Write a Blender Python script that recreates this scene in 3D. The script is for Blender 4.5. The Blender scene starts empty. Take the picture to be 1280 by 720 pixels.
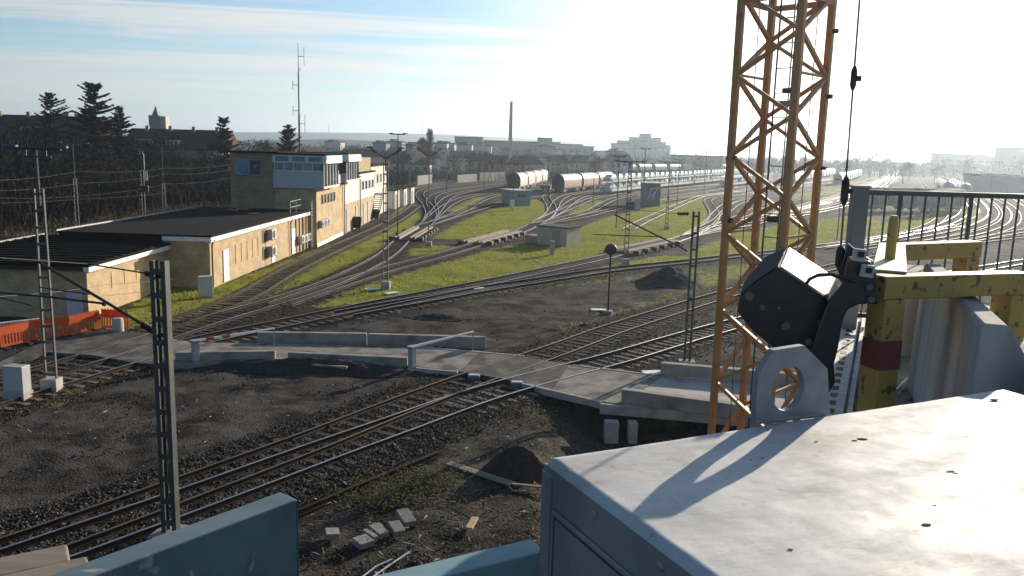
import bpy, bmesh, math, random
import numpy as np
from mathutils import Vector, Matrix, kdtree, noise as mnoise
random.seed(7); RNG = np.random.default_rng(7)
R = math.radians
scene = bpy.context.scene
COL = scene.collection

# ------------------------------------------------------------------ camera
CAM_H = 9.3; FOC = 1030.0; ROLL = R(1.55); PITCH = R(9.5)
cam_d = bpy.data.cameras.new('camera'); cam = bpy.data.objects.new('camera', cam_d); COL.objects.link(cam)
cam_d.sensor_width = 36.0; cam_d.lens = FOC/1280*36; cam_d.clip_start = 0.05; cam_d.clip_end = 30000
_vup = Vector((0, math.sin(PITCH), math.cos(PITCH))); _fw = Vector((0, math.cos(PITCH), -math.sin(PITCH)))
_c, _s = math.cos(ROLL), math.sin(ROLL)
_rt = Vector((_c, 0, 0)) + _s*_vup; _up = Vector((-_s, 0, 0)) + _c*_vup
m = Matrix((_rt, _up, -_fw)).transposed().to_4x4(); m.translation = Vector((0, 0, CAM_H)); cam.matrix_world = m
scene.camera = cam

# ------------------------------------------------------------------ light, sky, exposure
SUN_AZ = R(35.7); SUN_EL = R(14.3)            # azimuth to the right of the viewing direction (+y)
sdir = Vector((math.sin(SUN_AZ)*math.cos(SUN_EL), math.cos(SUN_AZ)*math.cos(SUN_EL), math.sin(SUN_EL)))
sl = bpy.data.lights.new('sun', 'SUN'); sl.energy = 5.0; sl.angle = R(0.53); sl.color = (1.0, 0.87, 0.70)
so = bpy.data.objects.new('sun', sl); COL.objects.link(so); so.rotation_euler = (-sdir).to_track_quat('-Z', 'Y').to_euler()
so.location = (60, 80, 60)
world = bpy.data.worlds.new('World'); scene.world = world; world.use_nodes = True
CLOUD_SEED = 5.1
def build_world():
    nt = world.node_tree; N = nt.nodes; L = nt.links; N.clear()
    out = N.new('ShaderNodeOutputWorld'); bg = N.new('ShaderNodeBackground'); L.new(bg.outputs[0], out.inputs[0])
    bg.inputs[1].default_value = 0.088
    sky = N.new('ShaderNodeTexSky'); sky.sky_type = 'NISHITA'; sky.sun_disc = False
    sky.sun_elevation = SUN_EL; sky.sun_rotation = SUN_AZ; sky.altitude = 300; sky.air_density = 1.0; sky.dust_density = 0.5; sky.ozone_density = 2.2
    tc = N.new('ShaderNodeTexCoord'); sep = N.new('ShaderNodeSeparateXYZ'); L.new(tc.outputs['Generated'], sep.inputs[0])
    def M(op, a, b=None, c=None):
        n = N.new('ShaderNodeMath'); n.operation = op
        for i, q in enumerate((a, b, c)):
            if q is None: continue
            if isinstance(q, (int, float)): n.inputs[i].default_value = q
            else: L.new(q, n.inputs[i])
        return n.outputs[0]
    zc = M('ADD', M('MAXIMUM', sep.outputs[2], 0.0), 0.05)
    u = M('DIVIDE', sep.outputs[0], zc); v = M('DIVIDE', sep.outputs[1], zc)
    def layer(su, sv, off, detail, rough, dist):
        cmb = N.new('ShaderNodeCombineXYZ')
        L.new(M('MULTIPLY', u, su), cmb.inputs[0]); L.new(M('ADD', M('MULTIPLY', v, sv), M('MULTIPLY', u, off)), cmb.inputs[1]); cmb.inputs[2].default_value = CLOUD_SEED
        n = N.new('ShaderNodeTexNoise'); n.inputs['Scale'].default_value = 1.0; n.inputs['Detail'].default_value = detail
        n.inputs['Roughness'].default_value = rough; n.inputs['Distortion'].default_value = dist
        L.new(cmb.outputs[0], n.inputs['Vector']); return n.outputs[0]
    def ramp(x, a, b):
        n = N.new('ShaderNodeMapRange'); n.interpolation_type = 'SMOOTHSTEP'
        n.inputs[1].default_value = a; n.inputs[2].default_value = b; L.new(x, n.inputs[0]); return n.outputs[0]
    big = ramp(layer(0.11, 0.75, -0.10, 8, 0.62, 0.7), 0.45, 0.57)
    wisp = ramp(layer(0.42, 1.9, -0.25, 8, 0.66, 1.0), 0.42, 0.70)
    cl = M('MINIMUM', M('ADD', M('MULTIPLY', big, 0.78), M('MULTIPLY', wisp, 0.26)), 1.0)
    # thin veil scatters sunlight forward: brighter towards the sun
    dot = N.new('ShaderNodeVectorMath'); dot.operation = 'DOT_PRODUCT'; L.new(tc.outputs['Generated'], dot.inputs[0]); dot.inputs[1].default_value = sdir
    d0 = M('MAXIMUM', dot.outputs['Value'], 0.0)
    fw = M('ADD', M('MULTIPLY', M('POWER', d0, 6.0), 3.2), M('MULTIPLY', M('POWER', d0, 60.0), 16.0))
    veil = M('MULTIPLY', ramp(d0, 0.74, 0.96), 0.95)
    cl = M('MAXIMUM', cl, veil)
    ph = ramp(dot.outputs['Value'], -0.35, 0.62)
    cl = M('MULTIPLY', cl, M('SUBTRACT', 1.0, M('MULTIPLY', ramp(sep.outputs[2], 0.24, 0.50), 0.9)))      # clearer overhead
    lum = M('ADD', M('ADD', 1.0, M('MULTIPLY', ph, 4.0)), fw)
    cc = N.new('ShaderNodeVectorMath'); cc.operation = 'SCALE'; cc.inputs[0].default_value = (1.0, 0.985, 0.95); L.new(lum, cc.inputs['Scale'])
    gain = N.new('ShaderNodeVectorMath'); gain.operation = 'MULTIPLY'; gain.inputs[1].default_value = (0.74, 0.84, 0.92); L.new(sky.outputs[0], gain.inputs[0])
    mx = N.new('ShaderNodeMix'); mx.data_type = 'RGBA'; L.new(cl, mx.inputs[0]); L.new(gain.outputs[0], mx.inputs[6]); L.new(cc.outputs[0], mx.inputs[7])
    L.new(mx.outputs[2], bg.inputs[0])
build_world()
scene.view_settings.view_transform = 'Standard'; scene.view_settings.look = 'None'
scene.view_settings.exposure = 0.86; scene.view_settings.gamma = 1.0; scene.view_settings.use_curve_mapping = False
scene.cycles.max_bounces = 6; scene.cycles.volume_bounces = 1; scene.cycles.transparent_max_bounces = 8
scene.cycles.use_denoising = True

# ------------------------------------------------------------------ surveying helpers (photo pixel -> metres in the place)
def ray(px, py):
    u = (px-640)/FOC; v = (360-py)/FOC
    return _rt*u + _up*v + _fw
def G(px, py, z=0.0):
    r = ray(px, py); t = (z-CAM_H)/r.z; return Vector((r.x*t, r.y*t, z))
def D(px, py, depth):
    r = ray(px, py); t = depth/r.y; return Vector((r.x*t, depth, CAM_H + r.z*t))
def hz(px): return 187.2 + (px-640)*0.0271           # picture row of the horizon at column px

# ------------------------------------------------------------------ materials
MATS = {}
def mat(name, c1, c2=None, rough=0.8, metal=0.0, scale=3.0, detail=6.0, bump=0.0, bscale=None, spec=0.4, lo=0.35, hi=0.65, coord='Object', stretch=(1,1,1), c3=None, s3=0.6, lo3=.55, hi3=.7, rough2=None, transl=0.0):
    if name in MATS: return MATS[name]
    mt = bpy.data.materials.new(name); mt.use_nodes = True; nt = mt.node_tree; N = nt.nodes; L = nt.links
    b = N['Principled BSDF']; b.inputs['Roughness'].default_value = rough; b.inputs['Metallic'].default_value = metal
    b.inputs['Specular IOR Level'].default_value = spec if rough < .78 else min(spec, .1)
    c2 = c2 or tuple(x*0.7 for x in c1)
    tc = N.new('ShaderNodeTexCoord'); mp = N.new('ShaderNodeMapping'); mp.inputs['Scale'].default_value = stretch
    L.new(tc.outputs[coord], mp.inputs[0])
    n = N.new('ShaderNodeTexNoise'); n.inputs['Scale'].default_value = scale; n.inputs['Detail'].default_value = detail; n.inputs['Roughness'].default_value = 0.62
    L.new(mp.outputs[0], n.inputs['Vector'])
    mr = N.new('ShaderNodeMapRange'); mr.inputs[1].default_value = lo; mr.inputs[2].default_value = hi; L.new(n.outputs[0], mr.inputs[0])
    mx = N.new('ShaderNodeMix'); mx.data_type = 'RGBA'; L.new(mr.outputs[0], mx.inputs[0]); mx.inputs[6].default_value = (*c1, 1); mx.inputs[7].default_value = (*c2, 1)
    col = mx.outputs[2]
    if c3:
        n3 = N.new('ShaderNodeTexNoise'); n3.inputs['Scale'].default_value = s3; n3.inputs['Detail'].default_value = 5; L.new(mp.outputs[0], n3.inputs['Vector'])
        m3 = N.new('ShaderNodeMapRange'); m3.inputs[1].default_value = lo3; m3.inputs[2].default_value = hi3; L.new(n3.outputs[0], m3.inputs[0])
        x3 = N.new('ShaderNodeMix'); x3.data_type = 'RGBA'; L.new(m3.outputs[0], x3.inputs[0]); L.new(col, x3.inputs[6]); x3.inputs[7].default_value = (*c3, 1); col = x3.outputs[2]
    L.new(col, b.inputs['Base Color'])
    if rough2 is not None:
        rr = N.new('ShaderNodeMapRange'); rr.inputs[1].default_value = lo; rr.inputs[2].default_value = hi; rr.inputs[3].default_value = rough; rr.inputs[4].default_value = rough2
        L.new(n.outputs[0], rr.inputs[0]); L.new(rr.outputs[0], b.inputs['Roughness'])
    if bump:
        nb = N.new('ShaderNodeTexNoise'); nb.inputs['Scale'].default_value = bscale or scale*4; nb.inputs['Detail'].default_value = 4; L.new(mp.outputs[0], nb.inputs['Vector'])
        bp = N.new('ShaderNodeBump'); bp.inputs['Strength'].default_value = min(1, bump*4); bp.inputs['Distance'].default_value = bump; L.new(nb.outputs[0], bp.inputs['Height']); L.new(bp.outputs[0], b.inputs['Normal'])
    if transl:
        tr = N.new('ShaderNodeBsdfTranslucent'); L.new(col, tr.inputs[0]); ms = N.new('ShaderNodeMixShader'); ms.inputs[0].default_value = transl
        L.new(b.outputs[0], ms.inputs[1]); L.new(tr.outputs[0], ms.inputs[2]); L.new(ms.outputs[0], N['Material Output'].inputs[0])
    MATS[name] = mt; return mt

def brick_mat(name, c1, c2, mortar, horiz_axis='y', sc=1.0):
    if name in MATS: return MATS[name]
    mt = bpy.data.materials.new(name); mt.use_nodes = True; nt = mt.node_tree; N = nt.nodes; L = nt.links; b = N['Principled BSDF']; b.inputs['Roughness'].default_value = 0.9
    tc = N.new('ShaderNodeTexCoord'); sp = N.new('ShaderNodeSeparateXYZ'); L.new(tc.outputs['Object'], sp.inputs[0]); cb = N.new('ShaderNodeCombineXYZ')
    ad = N.new('ShaderNodeMath'); L.new(sp.outputs[0], ad.inputs[0]); L.new(sp.outputs[1], ad.inputs[1]); L.new(ad.outputs[0], cb.inputs[0]); L.new(sp.outputs[2], cb.inputs[1])
    br = N.new('ShaderNodeTexBrick'); br.inputs['Scale'].default_value = 1.0; br.inputs['Brick Width'].default_value = 0.25*sc; br.inputs['Row Height'].default_value = 0.083*sc; br.inputs['Mortar Size'].default_value = 0.008*sc
    br.inputs['Color1'].default_value = (*c1, 1); br.inputs['Color2'].default_value = (*c2, 1); br.inputs['Mortar'].default_value = (*mortar, 1); L.new(cb.outputs[0], br.inputs['Vector'])
    n = N.new('ShaderNodeTexNoise'); n.inputs['Scale'].default_value = 1.1; n.inputs['Detail'].default_value = 9; L.new(cb.outputs[0], n.inputs['Vector'])
    mr = N.new('ShaderNodeMapRange'); mr.inputs[1].default_value = .3; mr.inputs[2].default_value = .7; mr.inputs[3].default_value = .74; mr.inputs[4].default_value = 1.12; L.new(n.outputs[0], mr.inputs[0])
    ml = N.new('ShaderNodeVectorMath'); ml.operation = 'SCALE'; L.new(br.outputs[0], ml.inputs[0]); L.new(mr.outputs[0], ml.inputs['Scale']); L.new(ml.outputs[0], b.inputs['Base Color'])
    MATS[name] = mt; return mt

GALV = mat('galvanised', (.42,.44,.46), (.30,.32,.34), rough=.5, metal=.35, scale=2.5)
CONC = mat('concrete', (.33,.31,.28), (.24,.225,.2), rough=.9, scale=1.5, bump=.004, bscale=30, c3=(.16,.15,.13), s3=.8, lo3=.58, hi3=.75)
CONC_L = mat('pale concrete', (.42,.40,.36), (.33,.31,.28), rough=.9, scale=2, c3=(.22,.2,.18), s3=1.2)
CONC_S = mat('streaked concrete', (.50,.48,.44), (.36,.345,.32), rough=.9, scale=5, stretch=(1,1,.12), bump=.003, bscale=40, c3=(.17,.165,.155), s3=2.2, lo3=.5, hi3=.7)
ASPH = mat('asphalt', (.085,.08,.075), (.05,.048,.046), rough=.92, scale=2.2, detail=9, bump=.004, bscale=40, c3=(.15,.135,.115), s3=.8, lo3=.5, hi3=.62)
SLAB = mat('road slab', (.27,.25,.22), (.17,.155,.135), rough=.93, scale=1.6, detail=9, bump=.004, bscale=30, c3=(.09,.08,.07), s3=.9, lo3=.5, hi3=.66)
RUST = mat('rusty steel', (.050,.031,.022), (.030,.020,.016), rough=.85, metal=.1, scale=6)
RAILTOP = mat('polished rail head', (.42,.42,.43), (.28,.28,.29), rough=.36, metal=1.0, scale=2)
RUSTTOP = mat('dull rail head', (.105,.078,.058), (.065,.048,.036), rough=.6, metal=.3, scale=5)
WOOD_SL = mat('old sleeper', (.085,.070,.057), (.048,.040,.034), rough=.93, scale=7, stretch=(.3,2,1), bump=.004)
CONC_SL = mat('concrete sleeper', (.165,.145,.122), (.10,.088,.074), rough=.93, scale=4)
STEEL_G = mat('mast green grey steel', (.075,.085,.08), (.05,.056,.054), rough=.55, metal=.25, scale=4, c3=(.11,.09,.07), s3=2)
STEEL_L = mat('pale mast steel', (.34,.35,.35), (.22,.23,.23), rough=.55, metal=.3, scale=4)
STEEL_M = mat('weathered mast steel', (.12,.12,.115), (.075,.075,.075), rough=.75, metal=.1, scale=4)
STEEL_D = mat('dark steel', (.045,.045,.047), (.028,.028,.03), rough=.6, metal=.3, scale=5)
BLACK = mat('black coated metal', (.024,.023,.023), (.036,.034,.033), rough=.38, scale=12, spec=.5, bump=.001, bscale=60)
YEL = mat('chipped yellow paint', (.50,.34,.085), (.41,.28,.075), rough=.6, scale=3, c3=(.13,.09,.06), s3=24, lo3=.60, hi3=.64, bump=.001, bscale=40)
CRANE = mat('orange crane paint', (.50,.235,.065), (.41,.19,.055), rough=.5, scale=1.5, c3=(.3,.13,.05), s3=5, lo3=.6, hi3=.7)
RED = mat('red paint', (.42,.035,.025), (.34,.03,.02), rough=.55)
WHITE = mat('white paint', (.75,.75,.73), (.62,.62,.6), rough=.6, scale=2)
GREYP = mat('grey cladding', (.42,.46,.50), (.36,.40,.44), rough=.55, scale=.8)
GLASS = mat('window glass', (.02,.025,.03), (.03,.035,.04), rough=.06, spec=.9)
PANEW = mat('pale blind glass', (.30,.32,.33), (.16,.18,.19), rough=.15, scale=1.2, spec=.8)
ROOFF = mat('bitumen roof', (.017,.0165,.0165), (.011,.0105,.0105), rough=1.0, spec=.05, scale=.6, bump=.01, bscale=5, c3=(.035,.033,.03), s3=3, lo3=.62, hi3=.7)
BRICK = brick_mat('yellow brick', (.52,.37,.19), (.42,.29,.145), (.40,.33,.24))
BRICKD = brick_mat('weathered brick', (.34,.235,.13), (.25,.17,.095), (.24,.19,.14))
ORANGE = mat('orange plastic', (.75,.13,.02), (.62,.10,.015), rough=.5, scale=2, transl=.25)
BLUEP = mat('chipped blue paint', (.105,.165,.19), (.07,.115,.135), rough=.75, scale=6, stretch=(.4,2,1), c3=(.30,.29,.26), s3=13, lo3=.63, hi3=.70, bump=.002, bscale=30)
PLANK = mat('weathered plank', (.27,.225,.18), (.17,.14,.112), rough=.88, scale=9, stretch=(.25,3,3), bump=.003, bscale=20)
EARTH = mat('dark earth', (.06,.045,.034), (.036,.028,.022), rough=1, scale=4, bump=.03, bscale=12)
GRAVEL_H = mat('dark gravel heap', (.055,.05,.047), (.032,.03,.028), rough=1, scale=6, bump=.03, bscale=15)
PLANKR = mat('brown brake beam', (.23,.175,.125), (.14,.105,.075), rough=.7, metal=.2, scale=3, stretch=(1,.2,1))
BARK = mat('bark', (.075,.06,.048), (.045,.036,.03), rough=.95, scale=3)
TWIG = mat('bare twigs', (.034,.028,.024), (.020,.017,.015), rough=.95, scale=.4, coord='Object')
NEEDLE = mat('conifer needles', (.020,.036,.022), (.010,.02,.013), rough=.8, scale=1.2, transl=.15)
LEAFW = mat('weed leaves', (.10,.12,.035), (.16,.14,.05), rough=.8, scale=3, transl=.35)
def flat(name, c, rough=.7, **k): return mat(name, c, tuple(x*.82 for x in c), rough=rough, scale=k.pop('scale', 1.0), **k)

# ------------------------------------------------------------------ mesh builder
class MB:
    def __init__(s): s.v = []; s.f = []; s.mi = []; s.M = Matrix()
    def add(s, vs, fs, mi=0):
        o = len(s.v); s.v += [tuple(s.M @ Vector(p)) for p in vs]; s.f += [tuple(i+o for i in f) for f in fs]; s.mi += [mi]*len(fs); return s
    def box(s, x0, x1, y0, y1, z0, z1, mi=0):
        return s.add([(x0,y0,z0),(x1,y0,z0),(x1,y1,z0),(x0,y1,z0),(x0,y0,z1),(x1,y0,z1),(x1,y1,z1),(x0,y1,z1)],
              [(0,3,2,1),(4,5,6,7),(0,1,5,4),(1,2,6,5),(2,3,7,6),(3,0,4,7)], mi)
    def bar(s, a, b, w, h=None, up=(0,0,1), mi=0):
        a = Vector(a); b = Vector(b); h = h or w; t = (b-a).normalized(); up = Vector(up)
        if abs(t.dot(up)) > .98: up = Vector((0,1,0)) if abs(t.y) < .9 else Vector((1,0,0))
        x = t.cross(up).normalized(); y = x.cross(t).normalized()
        vs = [p + x*i*w/2 + y*j*h/2 for p in (a, b) for i, j in ((-1,-1),(1,-1),(1,1),(-1,1))]
        return s.add(vs, [(0,3,2,1),(4,5,6,7),(0,1,5,4),(1,2,6,5),(2,3,7,6),(3,0,4,7)], mi)
    def tube(s, pts, r, n=8, cap=True, mi=0):
        pts = [Vector(p) for p in pts]; rs = r if isinstance(r, (list, tuple)) else [r]*len(pts); vs = []; fs = []; x = None
        for i, p in enumerate(pts):
            t = (pts[min(i+1, len(pts)-1)] - pts[max(i-1, 0)]).normalized()
            if x is None: x = t.orthogonal().normalized()
            x = (x - t*x.dot(t)); x = x.normalized() if x.length > 1e-6 else t.orthogonal().normalized()
            y = t.cross(x)
            vs += [p + (x*math.cos(2*math.pi*k/n) + y*math.sin(2*math.pi*k/n))*rs[i] for k in range(n)]
        for i in range(len(pts)-1):
            for k in range(n): fs.append((i*n+k, i*n+(k+1) % n, (i+1)*n+(k+1) % n, (i+1)*n+k))
        if cap: fs += [tuple(range(n-1, -1, -1)), tuple((len(pts)-1)*n+k for k in range(n))]
        return s.add(vs, fs, mi)
    def prism(s, poly, z0, z1, mi=0):
        n = len(poly); vs = [(x, y, z0) for x, y in poly] + [(x, y, z1) for x, y in poly]
        return s.add(vs, [tuple(range(n-1, -1, -1)), tuple(range(n, 2*n))] + [(i, (i+1) % n, n+(i+1) % n, n+i) for i in range(n)], mi)
    def loft(s, rings, cap=True, closed=True, mi=0):
        n = len(rings[0]); vs = [p for r in rings for p in r]; fs = []
        for i in range(len(rings)-1):
            for k in range(n if closed else n-1): fs.append((i*n+k, i*n+(k+1) % n, (i+1)*n+(k+1) % n, (i+1)*n+k))
        if cap and closed: fs += [tuple(range(n-1, -1, -1)), tuple((len(rings)-1)*n+k for k in range(n))]
        return s.add(vs, fs, mi)
    def ball(s, c, r, n=8, mi=0):
        c = Vector(c); r = r if isinstance(r, (tuple, list)) else (r, r, r)
        rings = [[c + Vector((r[0]*math.sin(a)*math.cos(2*math.pi*k/n), r[1]*math.sin(a)*math.sin(2*math.pi*k/n), -r[2]*math.cos(a))) for k in range(n)] for a in [math.pi*(j+.02)/(n//2*1.005) for j in range(n//2+1)]]
        return s.loft(rings, mi=mi)
    def build(s, name, mt, parent=None, smooth=False, bevel=0.0, seg=2):
        me = bpy.data.meshes.new(name); me.from_pydata(s.v, [], s.f)
        for q in (mt if isinstance(mt, (list, tuple)) else [mt]): me.materials.append(q)
        if any(s.mi): me.polygons.foreach_set('material_index', s.mi)
        bm = bmesh.new(); bm.from_mesh(me); bmesh.ops.recalc_face_normals(bm, faces=bm.faces[:])
        if bevel: bmesh.ops.bevel(bm, geom=bm.edges[:], offset=bevel, segments=seg, affect='EDGES', profile=.5, clamp_overlap=True)
        bm.to_mesh(me); bm.free()
        if smooth:
            me.polygons.foreach_set('use_smooth', [True]*len(me.polygons))
            try: me.set_sharp_from_angle(angle=R(40))
            except Exception: pass
        o = bpy.data.objects.new(name, me); COL.objects.link(o)
        if parent: o.parent = parent
        return o
def mesh_np(name, v, f, mt, parent=None, smooth=False):
    """v (n,3), f (m,k) arrays of equal-sized faces"""
    me = bpy.data.meshes.new(name); v = np.asarray(v, np.float32); f = np.asarray(f, np.int32); k = f.shape[1]
    me.vertices.add(len(v)); me.vertices.foreach_set('co', v.ravel()); me.loops.add(f.size); me.loops.foreach_set('vertex_index', f.ravel())
    me.polygons.add(len(f)); me.polygons.foreach_set('loop_start', np.arange(0, f.size, k, dtype=np.int32)); me.polygons.foreach_set('loop_total', np.full(len(f), k, np.int32))
    if smooth: me.polygons.foreach_set('use_smooth', np.ones(len(f), bool))
    me.update(calc_edges=True)
    for q in (mt if isinstance(mt, (list, tuple)) else [mt]): me.materials.append(q)
    o = bpy.data.objects.new(name, me); COL.objects.link(o)
    if parent: o.parent = parent
    return o
def tag(o, label=None, cat=None, group=None, kind=None):
    if label: o['label'] = label
    if cat: o['category'] = cat
    if group: o['group'] = group
    if kind: o['kind'] = kind
    return o
def thing(name, label, cat, loc=(0,0,0), rz=0.0, group=None):
    o = bpy.data.objects.new(name, None); COL.objects.link(o); o.location = loc; o.rotation_euler = (0, 0, rz); o.empty_display_size = .2
    return tag(o, label, cat, group)
def copy_tree(o, loc=None, rz=None, label=None, parent=None, scale=None, group=None):
    c = o.copy(); COL.objects.link(c)
    if parent: c.parent = parent
    if loc is not None: c.location = loc
    if rz is not None: c.rotation_euler = (0, 0, rz)
    if scale is not None: c.scale = scale if isinstance(scale, (tuple, list)) else (scale,)*3
    if label: c['label'] = label
    if group: c['group'] = group
    for ch in list(o.children): copy_tree(ch, parent=c)
    return c
def sstep(a, b, x):
    t = np.clip((x-a)/(b-a), 0, 1); return t*t*(3-2*t)

# ------------------------------------------------------------------ tracks: surveyed centre lines
RZ = 0.155
def crom(P, step):
    P = [Vector(p) for p in P]; P = [P[0]*2-P[1]] + P + [P[-1]*2-P[-2]]; out = []
    for i in range(1, len(P)-2):
        p0, p1, p2, p3 = P[i-1:i+3]
        def tj(t, a, b): return t + max((b-a).length, 1e-4)**.5
        t0 = 0; t1 = tj(t0, p0, p1); t2 = tj(t1, p1, p2); t3 = tj(t2, p2, p3); n = max(2, int((p2-p1).length/step*1.5))
        for k in range(n):
            t = t1+(t2-t1)*k/n
            a1 = p0*((t1-t)/(t1-t0))+p1*((t-t0)/(t1-t0)); a2 = p1*((t2-t)/(t2-t1))+p2*((t-t1)/(t2-t1)); a3 = p2*((t3-t)/(t3-t2))+p3*((t-t2)/(t3-t2))
            b1 = a1*((t2-t)/(t2-t0))+a2*((t-t0)/(t2-t0)); b2 = a2*((t3-t)/(t3-t1))+a3*((t-t1)/(t3-t1)); out.append(b1*((t2-t)/(t2-t1))+b2*((t-t1)/(t2-t1)))
    out.append(P[-2])
    # resample + smooth
    d = [0]
    for a, b in zip(out, out[1:]): d.append(d[-1]+(b-a).length)
    n = max(3, int(d[-1]/step)); ts = np.linspace(0, d[-1], n+1)
    A = np.array([[p.x, p.y] for p in out]); C = np.stack([np.interp(ts, d, A[:, 0]), np.interp(ts, d, A[:, 1])], 1)
    for _ in range(4): C[1:-1] = C[1:-1]*.5 + (C[:-2]+C[2:])*.25
    return C
ALLTRK = []
PROF = [(-.07,.0),(.07,.0),(.07,.02),(.014,.04),(.014,.11),(.036,.12),(.036,.155),(-.036,.155),(-.036,.12),(-.014,.11),(-.014,.04),(-.07,.02)]
PROF_F = [(-.045,.0),(.045,.0),(.04,.155),(-.04,.155)]
def sweep(C, off, prof, top_i):
    T = np.gradient(C, axis=0); T /= np.linalg.norm(T, axis=1)[:, None]; Nn = np.stack([T[:, 1], -T[:, 0]], 1)
    n = len(prof); V = np.zeros((len(C), n, 3))
    for k, (a, z) in enumerate(prof):
        V[:, k, :2] = C + Nn*(off+a); V[:, k, 2] = z
    F = []; MI = []
    for i in range(len(C)-1):
        for k in range(n): F.append((i*n+k, i*n+(k+1) % n, (i+1)*n+(k+1) % n, (i+1)*n+k)); MI.append(1 if k == top_i else 0)
    return V.reshape(-1, 3), np.array(F), np.array(MI, np.int32)
SL_MESH = {}
def sleeper_mesh(mt, L=2.6):
    key = (mt.name, round(L, 1))
    if key not in SL_MESH:
        b = MB(); b.box(-L/2, L/2, -.12, .12, -.12, .0); o = b.build('sleeper', mt, bevel=.012, seg=1); SL_MESH[key] = o.data; bpy.data.objects.remove(o)
    return SL_MESH[key]
RAILFAR = mat('worn far rail head', (.36,.36,.37), (.24,.24,.245), rough=.4, metal=1.0, scale=2)
RAILQ = mat('dull far rail head', (.16,.15,.145), (.11,.105,.1), rough=.6, metal=.6, scale=2)
def track(px, label, near=False, top=RAILTOP, tops=None, sl=None, nsl=0, step=1.2, sl_from=0., slw=None, world_pts=None, group=None, z0=0.0):
    P = world_pts or [G(x, y, RZ+z0) for x, y in px]
    C = crom(P, step); ALLTRK.append(C)
    c0 = C[0]
    t = thing('railway_track', label, 'railway track', (c0[0], c0[1], z0), 0, group)
    prof, ti = (PROF, 6) if near else (PROF_F, 2)
    for k, s in enumerate((-1, 1)):
        V, F, MI = sweep(C-c0, s*.755, prof, ti)
        o = mesh_np('rail', V, F, [RUST, (tops[k] if tops else top)], t); o.data.polygons.foreach_set('material_index', MI); o.location.z = 0.0
    if sl:
        d = np.concatenate([[0], np.cumsum(np.linalg.norm(np.diff(C, axis=0), axis=1))]); T = np.gradient(C, axis=0)
        rest = MB(); cnt = 0; s = sl_from
        while s < d[-1]:
            x = np.interp(s, d, C[:, 0])-c0[0]; y = np.interp(s, d, C[:, 1])-c0[1]; a = math.atan2(np.interp(s, d, T[:, 1]), np.interp(s, d, T[:, 0])) - math.pi/2
            L, off = slw(s) if slw else (2.6, 0.)
            a2 = a + random.gauss(0, .012); x += math.cos(a)*off; y += math.sin(a)*off
            if cnt < nsl:
                o = bpy.data.objects.new('sleeper', sleeper_mesh(sl, L)); COL.objects.link(o); o.parent = t; o.location = (x+random.gauss(0,.01), y, -.005+random.gauss(0,.006)+.008); o.rotation_euler = (0, 0, a2)
            else:
                rest.M = Matrix.Translation((x, y, 0)) @ Matrix.Rotation(a2, 4, 'Z'); rest.box(-L/2, L/2, -.12, .12, -.1, .003)
            cnt += 1; s += .62+random.uniform(-.015, .015)
            if s > 130: break
        if rest.v: tag(rest.build('sleeper_run', sl, t), kind='stuff')
    return t, C

# nearest pair
def mid(a, b): return [((p[0]+q[0])/2, (p[1]+q[1])/2) for p, q in zip(a, b)]
t1_ctr = [(-70,712),(0,689),(100,652),(240,605.5),(360,557),(500,506),(581,476.5),(642,454),(700,438),(760,412.5),(830,391),(899,369),(960,353),(1040,337),(1130,322),(1220,308),(1330,292)]
t1_ctr = [(-70,715),(0,692),(300,583),(400,546),(500,506),(600,469),(700,435),(760,412.5),(830,390),(899,369),(960,353)]
t2_ctr = [(-70,730),(0,706),(300,600.5),(400,563),(500,528.5),(600,492),(700,464.5),(760,449.5),(852,422),(910,406)]
def ext(px, lens):
    a = G(*px[-2], RZ); b = G(*px[-1], RZ); d = (b-a).normalized(); out = [G(x, y, RZ) for x, y in px]
    n = Vector((d.y, -d.x, 0))
    for s, bend in lens: out.append(b + d*s + n*bend)
    return out
track(None, 'nearest main track with dull rusty left rail, upper of the pair over the crossing', True, tops=(RUSTTOP, RUSTTOP), sl=WOOD_SL, nsl=95, step=1.0, world_pts=ext(t1_ctr, [(15,.3),(35,2),(60,6),(100,16)]),
      slw=lambda s: (3.5, .45) if s < 15 else ((2.9+.0*s, .1) if s < 17 else (2.6, 0.)))
track(None, 'nearest main track with bright worn rails, lower of the pair over the crossing', True, tops=(RAILTOP, RAILTOP), sl=CONC_SL, nsl=95, step=1.0, sl_from=16.6, world_pts=ext(t2_ctr, [(15,.4),(35,2.2),(60,6),(100,16)]))
A_ctr = [(186,410),(220,400),(260,387),(300,372),(355,340),(410,313),(477,283),(507,266),(520,256)]
track(A_ctr, 'overgrown brown siding running along the foot of the brick building', True, top=RUSTTOP, sl=WOOD_SL, nsl=60)
B_ctr = [(-190,540),(-40,487),(33,469),(69,460),(112,445),(183,426),(225,411),(290,391),(350,374),(410,354),(450,336),(482,318),(506,297),(525,286),(534,278)]
track(B_ctr, 'dark switch track curving from the left crossing up to the left rail brake', True, sl=WOOD_SL, nsl=95)
track([(350,379),(410,359),(482,336),(520,326),(562,315),(590,306),(645,290),(668,280)], 'track branching right behind the lattice lamp mast towards the middle rail brake', True, sl=WOOD_SL, nsl=95)
D_ctr = [(-190,562),(-40,505),(69,475),(130,456),(187,440),(245,425),(345,405),(430,387),(480,377),(611,351.5),(700,333),(759,320),(805,309),(840,301),(858,295)]
track(D_ctr, 'long dark track passing behind the concrete crossing wall to the right rail brake', True, sl=CONC_SL, nsl=95)
track([(430,390.5),(480,381.5),(560,368),(600,360.5),(677,349),(762,336),(860,326),(900,321),(960,315),(1040,305),(1120,294),(1200,281)], 'low curving track passing just behind the dark gravel heap', True, sl=CONC_SL, nsl=95)
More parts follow.
